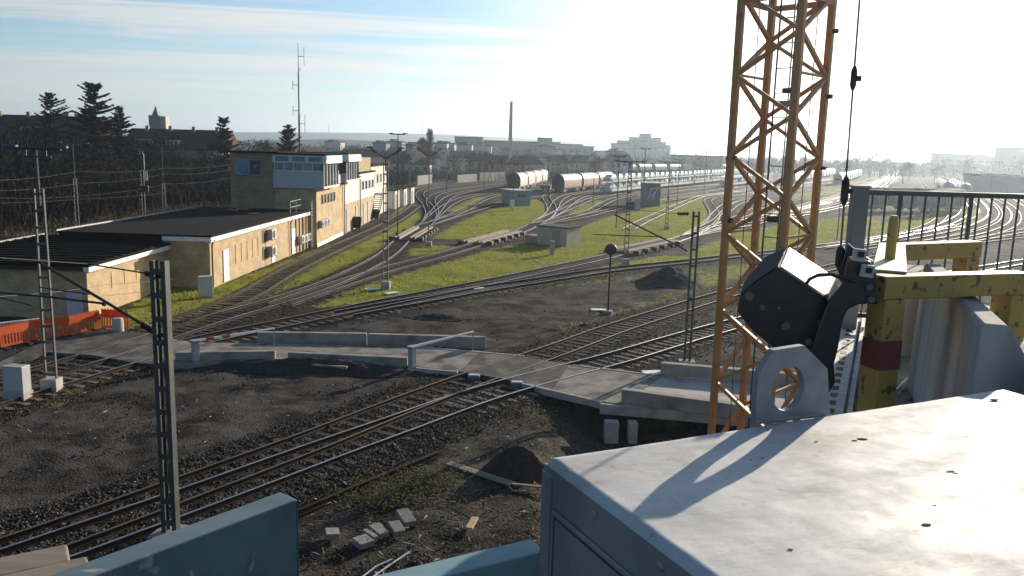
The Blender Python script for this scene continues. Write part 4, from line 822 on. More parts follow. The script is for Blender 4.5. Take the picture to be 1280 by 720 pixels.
# overhead wires
def wire(pts, r, label, sag=0.):
    P = [D(*q) for q in pts]; b = MB(); Q = []
    for a, c in zip(P, P[1:]):
        for i in range(8):
            u = i/8; v = a.lerp(c, u); v.z -= sag*4*u*(1-u); Q.append(v-P[0])
    Q.append(P[-1]-P[0]); b.tube(Q, r, 5, cap=False); o = b.build('overhead_wire', flat('bare wire', (.10,.10,.10), .7)); o.location = P[0]; return tag(o, label, 'overhead wire', 'overhead wires')
wire([(-40,226,60),(98,214,80),(207,210,95),(290,205,112)], .008, 'uppermost wire strung before the brushy slope', .25); wire([(-40,238,60),(98,229,80),(207,217,95),(290,212,112)], .008, 'second wire strung before the brushy slope', .25)
wire([(-40,245,60),(98,245,80),(207,230,95),(290,222,112)], .007, 'third wire strung before the brushy slope', .2); wire([(-40,254,60),(98,249,80),(207,241,95)], .007, 'lowest wire strung before the brushy slope', .1)
wire([(-30,372,25),(130,356,42),(300,338,62),(380,326,75)], .010, 'thin wire crossing in front of the brick facade', .1)
wire([(110,330,20.1),(-60,318,16)], .008, 'thin wire running left from the near cantilever')

# ================================================================== trains
def bogie(t, x, mt=STEEL_D):
    def f(b):
        for y in (-.95,.95): b.box(x-1.25,x+1.25,y-.08,y+.08,.35,.8)
        for xx in (x-.9,x+.9): b.tube([(xx,-.78,.46),(xx,-.7,.46)],.46,12); b.tube([(xx,.7,.46),(xx,.78,.46)],.46,12); b.tube([(xx,-.8,.46),(xx,.8,.46)],.08,6)
    part(t, 'bogie', mt, f)
def hood_wagon(label, L, cside, croof, cend, group, wd=2.9, h=4.1):
    t = thing('hood_wagon', label, 'freight wagon', (0,0,0), 0, group)
    prof = [(-wd/2,1.15),(-wd/2,2.6)] + [(-wd/2*math.cos(a), 2.6+(h-2.6)*math.sin(a)) for a in [math.pi*i/12 for i in range(1,12)]] + [(wd/2,2.6),(wd/2,1.15)]
    def ring(x, s=1.): return [(x, y*s, 1.15+(z-1.15)*s) for y, z in prof]
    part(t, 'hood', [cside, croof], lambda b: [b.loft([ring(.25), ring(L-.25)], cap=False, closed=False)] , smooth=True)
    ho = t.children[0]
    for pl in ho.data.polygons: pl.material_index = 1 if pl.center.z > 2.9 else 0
    for k in range(3): part(t, 'hood_hoop', cend, lambda b: b.loft([ring(x_, 1.012) for x_ in (L*(k+.5)/3-.06, L*(k+.5)/3+.06)], cap=False, closed=False))
    for x in (.15, L-.35): part(t, 'end_wall', cend, lambda b: b.loft([ring(x,1.02), ring(x+.2,1.02)]))
    part(t, 'underframe', STEEL_D, lambda b: [b.box(0,L,-1.25,1.25,.85,1.14)] + [b.tube([(x0,y,.98),(x1,y,.98)], .2, 8) for x0, x1 in ((-.55,0),(L,L+.55)) for y in (-.85,.85)])
    bogie(t, 2.2); bogie(t, L-2.2); return t
def place_row(proto, a, c, n, L, labels, gap=1.2, wp=None):
    A, C = wp if wp else (G(*a), G(*c)); d = (C-A); d.z = 0; d.normalize(); rz = math.atan2(d.y, d.x); out = []
    for i in range(n):
        p = A + d*(i*(L+gap)); p.z = .155-.0
        o = proto if i == 0 else copy_tree(proto); o.location = p; o.rotation_euler = (0,0,rz); o['label'] = labels[i] if i < len(labels) else labels[-1]; out.append((o, p, rz))
    return out
def paint(n, c, **k): return flat(n, c, k.pop('rough', .6), **k)
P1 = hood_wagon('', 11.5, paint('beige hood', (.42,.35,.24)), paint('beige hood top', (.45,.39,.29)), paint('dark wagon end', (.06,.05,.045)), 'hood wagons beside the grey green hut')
place_row(P1, (642,240), (686,228.5), 4, 11.5, ['nearest beige hood wagon with dark arched end above the grey green hut','second beige hood wagon counted from the hut','third beige hood wagon counted from the hut','farthest beige hood wagon of the row by the hut'], .9)
P2 = hood_wagon('', 14.5, paint('red brown wagon', (.20,.055,.04)), flat('pale tarpaulin', (.62,.57,.52), .5, spec=.8), paint('dark red end', (.07,.028,.025)), 'red-brown wagons with pale tarpaulin roofs')
place_row(P2, (697,242), (778,231.5), 3, 14.5, ['nearest red-brown wagon with pale rounded roof','middle red-brown wagon with pale rounded roof','farthest red-brown wagon with pale rounded roof'])
# low flat wagon at the head of the red-brown row
fw = thing('flat_wagon', 'low dark flat wagon standing left of the red-brown wagons', 'freight wagon', (0,0,0))
part(fw, 'underframe', STEEL_D, lambda b: b.box(0,9,-1.3,1.3,.9,1.25)); part(fw, 'side_stakes', STEEL_D, lambda b: [b.box(x,x+.12,y-.05,y+.05,1.25,2.3) for x in (.2,2.3,4.5,6.7,8.7) for y in (-1.25,1.25)]); bogie(fw,1.8); bogie(fw,7.2)
place_row(fw, (681,239.5), (700,234), 1, 9, ['low dark flat wagon standing left of the red-brown wagons'])
def car_mesh():
    b = MB(); pr = [(-2.05,.3),(-2.1,.75),(-1.9,.92),(-1.55,1.0),(-.95,1.42),(.55,1.45),(1.15,.98),(1.9,.85),(2.1,.6),(2.08,.3)]
    b.loft([[(x, y*(.84 if z > 1.1 else 1), z) for x, z in pr] for y in (-.86, -.8, .8, .86)])
    for x in (-1.3, 1.3):
        for y in (-.80, .80): b.tube([(x,y-.1,.3),(x,y+.1,.3)], .3, 12, mi=1)
    b.add([(-.92,-.86*.9,1.05),(.95,-.86*.9,1.05),(.5,-.86*.86,1.36),(-.75,-.86*.86,1.36)], [(0,1,2,3)], 2); b.add([(-.92,.86*.9,1.05),(.95,.86*.9,1.05),(.5,.86*.86,1.36),(-.75,.86*.86,1.36)], [(3,2,1,0)], 2)
    o = b.build('car', [flat('white car paint', (.80,.80,.79), .42, spec=.9), flat('tyre', (.02,.02,.02)), GLASS], bevel=0); return o
CARM = car_mesh(); CM = CARM.data; bpy.data.objects.remove(CARM)
def transporter(label, L=25.):
    t = thing('car_transporter', label, 'car transporter wagon', (0,0,0), 0, 'double-deck car transporter wagons'); wht = flat('transporter steel', (.55,.55,.54), .45, spec=.8)
    part(t, 'lower_deck', wht, lambda b: [b.box(0,L,-1.4,1.4,.72,.88), b.box(0,L,-1.45,-1.4,.55,1.15), b.box(0,L,1.4,1.45,.55,1.15)]); part(t, 'upper_deck', wht, lambda b: [b.box(.4,L-.4,-1.4,1.4,2.75,2.85), b.box(.4,L-.4,-1.45,-1.4,2.68,3.05), b.box(.4,L-.4,1.4,1.45,2.68,3.05)])
    for x in (.5, 5, 10, 15, 20, L-.6): [part(t, 'deck_post', wht, lambda b: b.box(x,x+.14,s*1.4-.06,s*1.4+.06,.85,2.75)) for s in (-1,1)]
    for x in (.8, 7.5, 16.5, 23.8): part(t, 'wheelset', STEEL_D, lambda b: [b.tube([(x,y-.06,.42),(x,y+.06,.42)],.42,12) for y in (-.75,.75)]+[b.tube([(x,-.75,.42),(x,.75,.42)],.08,6)])
    return t
T1 = transporter('')
nm = ('nearest','second','third','fourth','fifth','sixth','seventh')
rows = place_row(T1, (757,243), (925,224.5), 7, 25., [n_+' double-deck transporter loaded with white cars, counted from the red-brown wagons' for n_ in nm], 1.5)
def load(o, p, rz, decks=((.88,5),(2.85,5)), skip=0.):
    for zz, n in decks:
        for i in range(n):
            if random.random() < skip: continue
            c = bpy.data.objects.new('car', CM); COL.objects.link(c); x = 2.6+i*4.95; c.location = (p.x+x*math.cos(rz), p.y+x*math.sin(rz), p.z+zz); c.rotation_euler = (0,0,rz+math.pi)
            tag(c, 'white new car loaded on a double-deck transporter wagon', 'car', 'white cars on the transporters')
for k, (o, p, rz) in enumerate(rows): load(o, p, rz)
T2 = copy_tree(T1); r2 = place_row(T2, (906,234.5), (985,224), 3, 25., ['nearest half-empty transporter wagon behind the left crane leg','second half-empty transporter wagon behind the crane','third half-empty transporter wagon behind the crane'], 1.5)
for k, (o, p, rz) in enumerate(r2): load(o, p, rz, decks=((.88,5),), skip=.3)
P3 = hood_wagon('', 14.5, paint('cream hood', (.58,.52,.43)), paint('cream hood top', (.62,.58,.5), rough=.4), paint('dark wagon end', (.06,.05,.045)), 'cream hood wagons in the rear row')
place_row(P3, (775,216), (960,213.2), 10, 14.5, [n_+' cream hood wagon of the rear row, counted from its left end' for n_ in nm+('eighth','ninth','last')], 3.5)
P4 = hood_wagon('', 13, paint('grey box wagon', (.33,.31,.29)), paint('grey box top', (.45,.44,.43)), paint('dark wagon end', (.06,.05,.045)), 'grey wagons left of the crane leg', h=3.7)
place_row(P4, (889,226.5), (960,217), 3, 13, ['nearest grey wagon with dark end left of the crane mast','second grey wagon seen through the crane mast','third grey wagon seen through the crane mast'])
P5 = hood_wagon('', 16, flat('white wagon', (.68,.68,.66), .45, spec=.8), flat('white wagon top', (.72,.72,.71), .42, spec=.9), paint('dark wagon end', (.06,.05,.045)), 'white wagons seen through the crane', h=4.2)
place_row(P5, (988,230.5), (1088,211), 10, 16, [n_+' white wagon of the row behind the right crane leg' for n_ in nm+('eighth','ninth','last')])
P6 = copy_tree(P5, group='white wagons right of the crane'); place_row(P6, (1046,232), (1098,213), 9, 16, [n_+' white wagon with dark end right of the crane mast' for n_ in nm+('eighth','last')])
def tank_wagon(label, L=13.):
    t = thing('tank_wagon', label, 'tank wagon', (0,0,0), 0, 'tank wagons of the right-hand fan'); r = 1.42; zc = 2.65
    part(t, 'tank', paint('tank paint', (.55,.55,.54), rough=.35, metal=.3), lambda b: b.tube([(.4,0,zc),(.5,0,zc),(.75,0,zc),(1.1,0,zc),(L-1.1,0,zc),(L-.75,0,zc),(L-.5,0,zc),(L-.4,0,zc)], [.3*r,.65*r,.9*r,r,r,.9*r,.65*r,.3*r], 20), smooth=True)
    part(t, 'dome', STEEL_L, lambda b: b.tube([(L/2,0,zc+r-.05),(L/2,0,zc+r+.3)], .35, 12)); part(t, 'underframe', STEEL_D, lambda b: [b.box(0,L,-1.2,1.2,.85,1.2)] + [b.box(x-.15,x+.15,-1.1,1.1,1.2,1.9) for x in (2.2,L-2.2)]); part(t, 'end_ladder', STEEL_D, lambda b: [b.bar((.2,y,1.2),(.2,y,3.9),.05) for y in (-.3,.3)]+[b.bar((.2,-.3,1.5+.4*i),(.2,.3,1.5+.4*i),.04) for i in range(6)])
    bogie(t, 2.2); bogie(t, L-2.2); return t
TK = tank_wagon('')
place_row(TK, (1206,251), (1163,219), 5, 13, ['nearest tank wagon with bright sunlit top behind the railing','second tank wagon of the row behind the railing','third tank wagon of the row behind the railing','fourth tank wagon of the row behind the railing','farthest tank wagon of the row behind the railing'])
TK2 = copy_tree(TK); place_row(TK2, (1184,247), (1150,216), 4, 13, ['nearest tank wagon in the inner row left of the sunlit tanks','second tank wagon in the inner row left of the sunlit tanks','third tank wagon in the inner row left of the sunlit tanks','farthest tank wagon in the inner row left of the sunlit tanks'])
def box_wagon(label, L, group):
    t = thing('box_wagon', label, 'freight wagon', (0,0,0), 0, group); dk = flat('dark grey wagon', (.045,.045,.05), .9, spec=.05); rf = flat('dark grey top', (.09,.09,.095), .9, spec=.05)
    part(t, 'box', dk, lambda b: b.box(.3, L-.3, -1.45, 1.45, 1.15, 3.75), bevel=.03); part(t, 'roof', rf, lambda b: b.loft([[(x, -1.5, 3.752), (x, -1.0, 4.05), (x, 0, 4.15), (x, 1.0, 4.05), (x, 1.5, 3.752)] for x in (.25, L-.25)]))
    for k in range(int(L/2.4)): part(t, 'side_rib', dk, lambda b: b.box(.9+k*2.4, 1.02+k*2.4, -1.52, -1.451, 1.2, 3.7))
    part(t, 'sliding_door', dk, lambda b: b.box(L*.4, L*.6, -1.56, -1.521, 1.2, 3.6)); part(t, 'underframe', STEEL_D, lambda b: b.box(0, L, -1.25, 1.25, .85, 1.149)); bogie(t, 2.0); bogie(t, L-2.0); return t
P7 = box_wagon('', 19, 'dark box wagons behind the railing')
place_row(P7, (1155,268.5), (1213,262), 1, 19, ['dark box wagon with white plate standing broadside behind the railing'])
part(P7, 'white_plate', WHITE, lambda b: b.box(5.0, 9.5, -1.60, -1.565, 3.1, 3.55))
P8 = box_wagon('', 11, 'dark box wagons behind the railing')
place_row(P8, (1084,263.5), (1150,263), 2, 11, ['left dark box wagon in the washed-out group behind the railing post','dark box wagon in the washed-out group next to the one with the white plate'], .8)
#P9 = hood_wagon('', 15, paint('rust wagon', (.12,.07,.05)), paint('rust top', (.2,.16,.14)), paint('dark wagon end', (.06,.05,.045)), 'brown wagons at the back edge of the yard', h=3.6)
#place_row(P9, (505,234), (560,226.5), 3, 15, ['nearest brown wagon behind the white garages','second brown wagon behind the white garages','third brown wagon behind the white garages'], 1.5)

for k_, (a_, c_, h_, lb_) in enumerate((((572,229),(597,227),2.2,'low grey wall at the far back edge of the yard, left one'),((600,227),(632,225.5),2.6,'low grey wall at the far back edge of the yard, right one'),((522,232),(540,229.5),2.4,'short pale wall behind the bend of the left switch fan'))): wall_seg([a_, c_], h_, .4, lb_, 'yard_wall', mt=CONC)
for k_, (a_, c_) in enumerate((((770,243),(1000,221)),((800,244.5),(1030,219.5)),((830,246),(1060,218)),((870,246),(1085,216.5)),((910,246.5),(1105,214)))):
    track([a_, ((a_[0]+c_[0])/2, (a_[1]*.46+c_[1]*.54)), c_], ('rear sorting track nearest the cream wagons','second rear sorting track behind the graffiti hut','middle rear sorting track behind the graffiti hut','fourth rear sorting track crossing behind the crane','rear sorting track running farthest right behind the crane')[k_], step=4, top=RAILFAR, group='rear sorting tracks')
# ================================================================== vegetation
def ribbons(segs, w_of):
    V = []; n = 0
    for a, c, w0, w1 in segs:
        t = (c-a); x = t.cross(Vector((random.uniform(-1,1), random.uniform(-1,1), random.uniform(-1,1)))); 
        if x.length < 1e-6: continue
        x.normalize(); V += [a-x*w0/2, a+x*w0/2, c+x*w1/2, c-x*w1/2]; n += 1
    return np.array([tuple(v) for v in V]), np.arange(n*4).reshape(-1, 4)
def grow(p, d, L, r, lvl, segs, limbs, spread=.55, kids=(4,6)):
    q = p; n = 3
    for i in range(n):
        d = (d + Vector((random.gauss(0,.12), random.gauss(0,.12), .05))).normalized(); q2 = q + d*L/n; r2 = r*(1-.28*(i+1)/n*1.5)
        (limbs if lvl < 2 else segs).append((q, q2, r*2*(1-.3*i/n), r2*2)); q = q2
        if lvl < 4:
            for _ in range(random.randint(1, 2) if lvl else 2):
                if i == 0 and lvl == 0: continue
                a = random.uniform(0, 6.28); o = d.orthogonal(); o.rotate(Matrix.Rotation(a, 3, d)); dd = (d*(1-spread) + o*spread + Vector((0,0,.12))).normalized(); grow(q, dd, L*random.uniform(.5,.72), r*.5, lvl+1, segs, limbs, spread)
    return
def bare_tree_mesh(h, seed, spread=.55, poplar=False):
    random.seed(seed); segs = []; limbs = []
    if poplar:
        limbs.append((Vector((0,0,0)), Vector((0,0,h*.95)), .45, .06))
        for i in range(420):
            z = h*random.uniform(.12,.93); a = random.uniform(0,6.28); L = h*.17*(1.2-z/h)+.9; s = Vector((0,0,z)); e = s + Vector((math.cos(a)*L*.42, math.sin(a)*L*.42, L)); segs.append((s, e, .16, .06))
            for _ in range(3): m_ = s.lerp(e, random.uniform(.3,.9)); segs.append((m_, m_+Vector((random.gauss(0,.25),random.gauss(0,.25),random.uniform(.5,1.2))), .11, .05))
    else: grow(Vector((0,0,0)), Vector((0,0,1)), h*.55, h*.018, 0, segs, limbs, spread)
    return segs, limbs
def make_tree(label, h, seed, poplar=False, spread=.55, group=None, fat=1.0):
    segs, limbs = bare_tree_mesh(h, seed, spread, poplar); t = thing('bare_tree', label, 'tree', (0,0,0), 0, group)
    def f(b):
        for a, c, w0, w1 in limbs: b.tube([a, c], [w0/2, w1/2], 6, cap=False)
    part(t, 'trunk', BARK, f)
    V, F = ribbons([(a, c, max(w0*fat, .05*fat), max(w1*fat, .035*fat)) for a, c, w0, w1 in segs], None)
    if len(F): mesh_np('crown', V, F, TWIG, t)
    return t
def conifer(label, h, wd, seed, loc, dens=1.0, group=None, lean=1.0):
    random.seed(seed); t = thing('conifer', label, 'tree', loc, random.uniform(0,6), group); part(t, 'trunk', BARK, lambda b: b.tube([(0,0,0),(0,0,h*.5),(0,0,h)], [h*.022,h*.014,.02], 8))
    V = []; z = h*.12
    while z < h*.985:
        u = 1-z/h; L0 = wd*(u**.62)*random.uniform(.55,1.25)+.15; nb = int(6+3*u)
        for k in range(nb):
            if random.random() > dens and u > .2: continue
            a = random.uniform(0,6.28); L = L0*random.uniform(.45,1.15); dr = -.25*u*lean+.25*(1-u); pts = [Vector((math.cos(a)*L*s, math.sin(a)*L*s, z + dr*L*s + .22*L*s*s)) for s in (0,.35,.7,1.)]
            for a0, a1, w0 in ((pts[0],pts[1],.5),(pts[1],pts[2],.45),(pts[2],pts[3],.3)):
                m_ = max(3, int(15*(a1-a0).length/.55))
                for _ in range(m_):
                    s = a0.lerp(a1, random.random()); d = (a1-a0).normalized(); sd = d.cross(Vector((0,0,1))); sd = sd.normalized() if sd.length > 1e-5 else Vector((1,0,0)); q = (d*random.uniform(.1,.7) + sd*random.choice((-1,1))*random.uniform(.2,1)*w0*1.4 + Vector((0,0,random.uniform(-.55,.12)))*.7)*random.uniform(.4,.95)*(.55+h/24); e = Vector((random.gauss(0,1),random.gauss(0,1),random.gauss(0,1))).cross(q); e = e.normalized()*.15*(.5+h/22) if e.length > 1e-5 else Vector((.05,0,0))
                    V += [s-e, s+e, s+q]
        z += h*.030*random.uniform(.5,1.5)
    mesh_np('crown', np.array([tuple(v) for v in V]), np.arange(len(V)).reshape(-1,3), NEEDLE, t); return t
def con_at(px, ptop, pbot, d, wpx, seed, label, dens=1.0, lean=1.0):
    x = D(px, pbot, d).x; z0 = float(hgt(x, d)); zt = D(px+(pbot-ptop)*.0, ptop, d).z; return conifer(label, zt-z0+.3, wpx/2*d/FOC*1.35, seed, (x, d, z0-.2), dens, 'conifers on the left slope', lean)
con_at(121, 104, 190, 138, 74, 3, 'tallest broad dark conifer in front of the left roofs', 1.0); con_at(66, 116, 190, 138, 56, 5, 'sparse narrow-topped conifer before the leftmost house', .55); con_at(152, 135, 190, 140, 36, 8, 'dense dark conifer just right of the tallest one', 1.0); con_at(281, 146, 200, 145, 38, 9, 'dark conifer right of the row house end', .9); con_at(360, 157, 196, 150, 40, 12, 'rounded dark conifer beside the tall radio mast', 1.0, .3)
random.seed(21)
protos = [make_tree('', 9, s, spread=.5+.04*s, fat=1.6+.2*s) for s in (1,2,3)]
for q in protos: q.location = (0,-400,0)
def tree_at(px, ptop, d, label, group, k=None, pb=None):
    x = D(px, 200, d).x; z0 = float(hgt(x, d)); h = D(px, ptop, d).z - z0; o = copy_tree(random.choice(protos) if k is None else protos[k], (x, d, z0), random.uniform(0,6.28), label, scale=(h/9*random.uniform(.95,1.35),)*2+(h/9.5,), group=group); return o
cols = 'bare tree with twiggy brown crown among the roofs of the left slope'
for px, pt, d in ((18,142,150),(40,146,142),(8,150,135),(88,150,128),(108,160,122),(175,160,150),(205,158,160),(228,162,170),(250,160,180),(300,170,170),(318,165,190),(335,168,200),(140,165,126),(185,172,132),(60,160,126),(265,172,150),(305,178,140),(30,176,112),(75,182,110),(112,178,108),(150,184,112),(195,183,118),(232,186,122),(262,188,126),(12,186,100),(94,196,98),(170,198,104),(225,200,112)): tree_at(px, pt+4, d, cols, 'bare trees on the left slope')
t = make_tree('tall narrow bare poplar standing above the town houses', 30, 77, poplar=True); x = D(537,205,330).x; hh = D(537,160,330).z; t.location = (x,330,0); t.scale = (hh/30*2.0, hh/30*2.0, hh/30)
t2 = copy_tree(t, (D(528,205,345).x,345,0), 1., 'shorter bare poplar beside the tall narrow one', scale=(hh/30*2.6,hh/30*2.6,hh/30*.8))
ft = 'bare brown tree between the town houses beyond the yard'
for i in range(52):
    px = random.uniform(392, 775); d = random.uniform(270, 470); tree_at(px, random.uniform(186, 199)+ (px-520)*.01, d, ft, 'bare trees in the town')
for i in range(34):
    px = random.uniform(845, 1300); d = random.uniform(330, 560); tree_at(px, random.uniform(190, 200)+ (px-900)*.015, d, 'bare grey tree along the hazy right edge of the yard', 'bare trees at the right edge of the yard')
tree_at(1088, 188, 420, 'single taller bare tree with a pointed crown near the vanishing point', None)
def thicket(name, n, sampler, hmin, hmax, mt, w=.06, label=None):
    S = []
    for _ in range(n):
        x, y = sampler(); z = float(hgt(x, y)); h = random.uniform(hmin, hmax)*(1+.5*mnoise.noise((x*.12, y*.12, 4))); b0 = Vector((x, y, z-.1)); dx = Vector((random.gauss(0,.28), random.gauss(0,.28), 1))
        tp = b0 + dx*h; S.append((b0, tp, w*1.4, w*.5))
        for _ in range(2):
            s = b0.lerp(tp, random.uniform(.35,.9)); S.append((s, s + Vector((random.gauss(0,.5), random.gauss(0,.5), random.uniform(.2,1.)))*h*.3, w*.8, w*.4))
    V, F = ribbons(S, None); o = mesh_np(name, V, F, mt); return tag(o, kind='stuff')
def slope_s():
    while True:
        y = random.uniform(78, 205); x = -46 - abs(random.triangular(0, 60, 8)) 
        if x > -.66*y-6 and x > -120: return x, y
thicket('brushwood', 15000, slope_s, 1.6, 4.6, TWIG, .10)
thicket('brushwood', 3500, lambda: (random.uniform(-46,-27), random.uniform(125, 240)), 1.0, 3.5, TWIG, .10)
thicket('brushwood', 5200, slope_s, .8, 3.0, mat('brown scrub', (.085,.060,.040), (.045,.035,.026), rough=.95, scale=.25), .09)
DRYG = mat('dry grass', (.20,.145,.075), (.12,.085,.05), rough=.95, scale=.4)
thicket('dry_grass', 5000, lambda: (random.uniform(-58,-36), random.uniform(60, 125)), .25, .7, DRYG, .07)
thicket('town_hedge', 3000, lambda: (lambda u: (-48+u*135+random.gauss(0,4), 238+u*95+random.gauss(0,10)))(random.random()), 0.8, 3.6, mat('hedge twigs', (.055,.05,.042),(.032,.03,.027),rough=.95,scale=.05), .16)
def far_s():
    d = random.uniform(480, 900); a = random.uniform(R(-17), R(36)); return d*math.tan(a), d
thicket('far_woods', 9000, far_s, 4, 9, mat('hazy wood', (.05,.047,.042),(.034,.034,.03),rough=.95,scale=.02), .5)
thicket('yard_scrub', 2200, lambda: (random.uniform(16, 40), random.uniform(24, 44)) if random.random() < .0 else (random.uniform(21, 42), random.uniform(30, 40)), .4, 1.5, TWIG, .04)

for q in protos:
    for ch in list(q.children): bpy.data.objects.remove(ch)
    bpy.data.objects.remove(q)
# ================================================================== town, far buildings, hills
RT = flat('dark tiled roof', (.085,.055,.045), .85, scale=1.); RT2 = flat('red tiled roof', (.16,.07,.05), .85); HW = [flat('house wall %d' % i, c, .9) for i, c in enumerate(((.66,.63,.56),(.50,.46,.39),(.60,.51,.37),(.46,.46,.46),(.60,.33,.22)))]
def house(px, d, ptop, w, label, k=0, dp=9., rz=0., roof=RT, group=None, z0=None, hr=.42, nwin=4, dormer=0, chim=1):
    x = D(px, 200, d).x; z0 = float(hgt(x, d)) if z0 is None else z0; h = D(px, ptop, d).z - z0; hw = h*(1-hr) if h > 6 else h*.55
    t = thing('house', label, 'house', (x, d, z0), rz, group)
    part(t, 'wall', HW[k], lambda b: b.box(-w/2, w/2, 0, dp, -.5, hw))
    rf = part(t, 'roof', roof, lambda b: b.loft([[(xx, -.5, hw-.1), (xx, dp/2, h), (xx, dp+.5, hw-.1), (xx, dp/2, hw-.12)] for xx in (-w/2-.4, w/2+.4)]))
    for i in range(chim): part(rf, 'chimney', flat('chimney brick', (.30,.22,.18)), lambda b: b.box(-w*.36+i*w*.24, -w*.36+i*w*.24+.6, dp*.42, dp*.42+.6, h-1.0, h+.6))
    for i in range(nwin):
        for zz in ([.25*hw] if hw < 4 else [.16*hw, .60*hw]): part(t, 'window', PANEW if (i+k) % 2 else GLASS, lambda b: b.box(-w/2+w*(i+.28)/nwin, -w/2+w*(i+.68)/nwin, -.04, -.003, zz, zz+1.3))
    for i in range(dormer):
        xx = -w*.38 + i*w*.3; dm = part(rf, 'dormer', HW[0], lambda b: b.box(xx, xx+2.6, .6, 3.4, hw+.35, hw+1.75)); part(dm, 'pane', GLASS, lambda b: [b.box(xx+.2+j*.8, xx+.8+j*.8, .56, .597, hw+.6, hw+1.5) for j in range(3)])
    return t
house(38, 150, 143, 23, 'long house with dark roof and pale dormers behind the sparse conifer', 1, nwin=6, dormer=2, hr=.55, chim=3, rz=R(-4), group=None)
house(216, 165, 161, 20, 'row house with dark roof, four chimneys and white dormers right of the conifers', 1, nwin=6, dormer=2, hr=.5, chim=4, rz=R(-3)); house(258, 190, 173, 9, 'pale gabled house end beyond the row house', 0, nwin=2, chim=1)
ch = thing('church_tower', 'grey church tower with pointed spire above the left roofs', 'church tower', (D(193,165,300).x, 300, 6)); hb = zat(193,144,300)-6; hs = zat(193,135,300)-6
part(ch, 'tower', flat('tower stone', (.20,.20,.20), .9), lambda b: b.box(-1.9, 1.9, 0, 4, 0, hb)); part(ch, 'side_block', flat('pale tower block', (.42,.38,.33)), lambda b: b.box(1.9, 4.0, .5, 4, 0, hb-.3)); part(ch, 'spire', flat('slate spire', (.10,.11,.13)), lambda b: b.loft([[(-1.1+1.5*0,1,hb),(1.1,1,hb),(1.1,3,hb),(-1.1,3,hb)],[(-.05,1.95,hs+.8),(.05,1.95,hs+.8),(.05,2.05,hs+.8),(-.05,2.05,hs+.8)]]))
random.seed(31)
hl = 'small pale house with dark pitched roof in the town beyond the yard'
for i in range(44):
    px = random.uniform(395, 770); d = random.uniform(310, 640); house(px, d, 0.0271*(px-640)+187+random.uniform(.5, 11), random.uniform(6, 11), hl, random.choice((0,0,1,2,3)), rz=random.uniform(-1.3,.9), group='small houses in the town', nwin=3, roof=random.choice((RT,RT,RT2)))
house(622, 300, 194, 7, 'orange plastered house with red roof before the chimney', 4, roof=RT2, nwin=2); house(513, 310, 197, 14, 'wide pale house with low roof left of the poplar', 0, nwin=5, hr=.3)
def block(name, parts_, label, cat='building', group=None, d=700, win=True):
    """parts_: (px0, px1, ptop, depth offset, material)"""
    x0 = D((parts_[0][0]+parts_[0][1])/2, 190, d).x; t = thing(name, label, cat, (x0, d, 0), 0, group)
    for a, c, tp, off, mt in parts_:
        X0 = D(a, 190, d+off).x-x0; X1 = D(c, 190, d+off).x-x0; h = D((a+c)/2, tp, d+off).z
        part(t, 'wall', mt, lambda b: b.box(X0, X1, off, off+16, 0, h)); part(t, 'roof', ROOFF, lambda b: b.box(X0-.3, X1+.3, off-.3, off+16.3, h, h+.7))
        if win:
            nf = max(1, int((h-3)/3.4))
            for j in range(nf): [part(t, 'window', GLASS, lambda b: b.box(X0+(X1-X0)*(i+.2)/max(2,int((X1-X0)/5)), X0+(X1-X0)*(i+.75)/max(2,int((X1-X0)/5)), off-.06, off-.004, 2.2+j*3.4, 3.9+j*3.4)) for i in range(max(2,int((X1-X0)/5))) if h-(2.2+j*3.4) < 10.5]
    return t
gb = flat('grey industrial wall', (.19,.21,.23), .9); gp = flat('pale industrial wall', (.42,.40,.36), .9); bl = flat('bluish tower wall', (.27,.31,.36), .9)
block('factory_building', [(568,603,172,0,gb),(585,640,178,10,gb),(600,700,177.5,20,gb),(672,690,173,15,gb)], 'long grey factory block left and right of the tall chimney', d=620); block('factory_building', [(682,728,181,0,gp),(728,742,184,4,gp)], 'pale lower factory wing right of the chimney', d=610); block('office_block', [(548,572,180,0,gp),(556,568,184,-6,gb)], 'small stepped office block left of the factory', d=560); block('office_block', [(745,768,190,0,gp)], 'low pale block left of the apartment towers', d=640)
random.seed(44)
for k_ in range(18):
    px_ = random.uniform(400, 770); w_ = random.uniform(8, 24); tp_ = hz(px_)-random.uniform(-1.5, 5.5); block('town_building', [(px_, px_+w_, tp_, 0, random.choice((gb,gp,HW[1],HW[3]))), (px_+w_*.25, px_+w_*.55, tp_-2.2, 3, gb)], 'distant flat-roofed town building among the bare trees', d=random.uniform(430, 600), group='flat-roofed town buildings')
block('apartment_tower', [(766,786,180,0,bl),(773,806,176.5,6,bl),(800,832,178,-4,gb),(820,838,182,2,bl),(788,826,172.5,14,bl),(801,813,168,16,gb)], 'stepped bluish apartment towers on the horizon', d=780)
block('warehouse', [(1178,1240,194,0,gb),(1240,1256,197,4,gb)], 'long faint warehouse on the right horizon', d=600); block('warehouse', [(1262,1320,186,0,gb)], 'tall faint block at the right picture edge', d=520)
t = block('warehouse', [(1243,1330,222,0,gb)], 'low hall with pale roof edge at the right picture edge', d=260, win=False); part(t, 'roof_edge', WHITE, lambda b: [b.bar((-14,-.5,D(1243,218,260).z),(14,-.5,D(1330,223,260).z),.5,.7)])
block('warehouse', [(845,905,196,0,gb)], 'low wide shed behind the cream wagons left of the crane', d=470)
ck = thing('chimney_stack', 'tall slender brick chimney on the horizon', 'chimney', (D(637.3,200,600).x, 600, 0)); hc = zat(637.5,127,600)
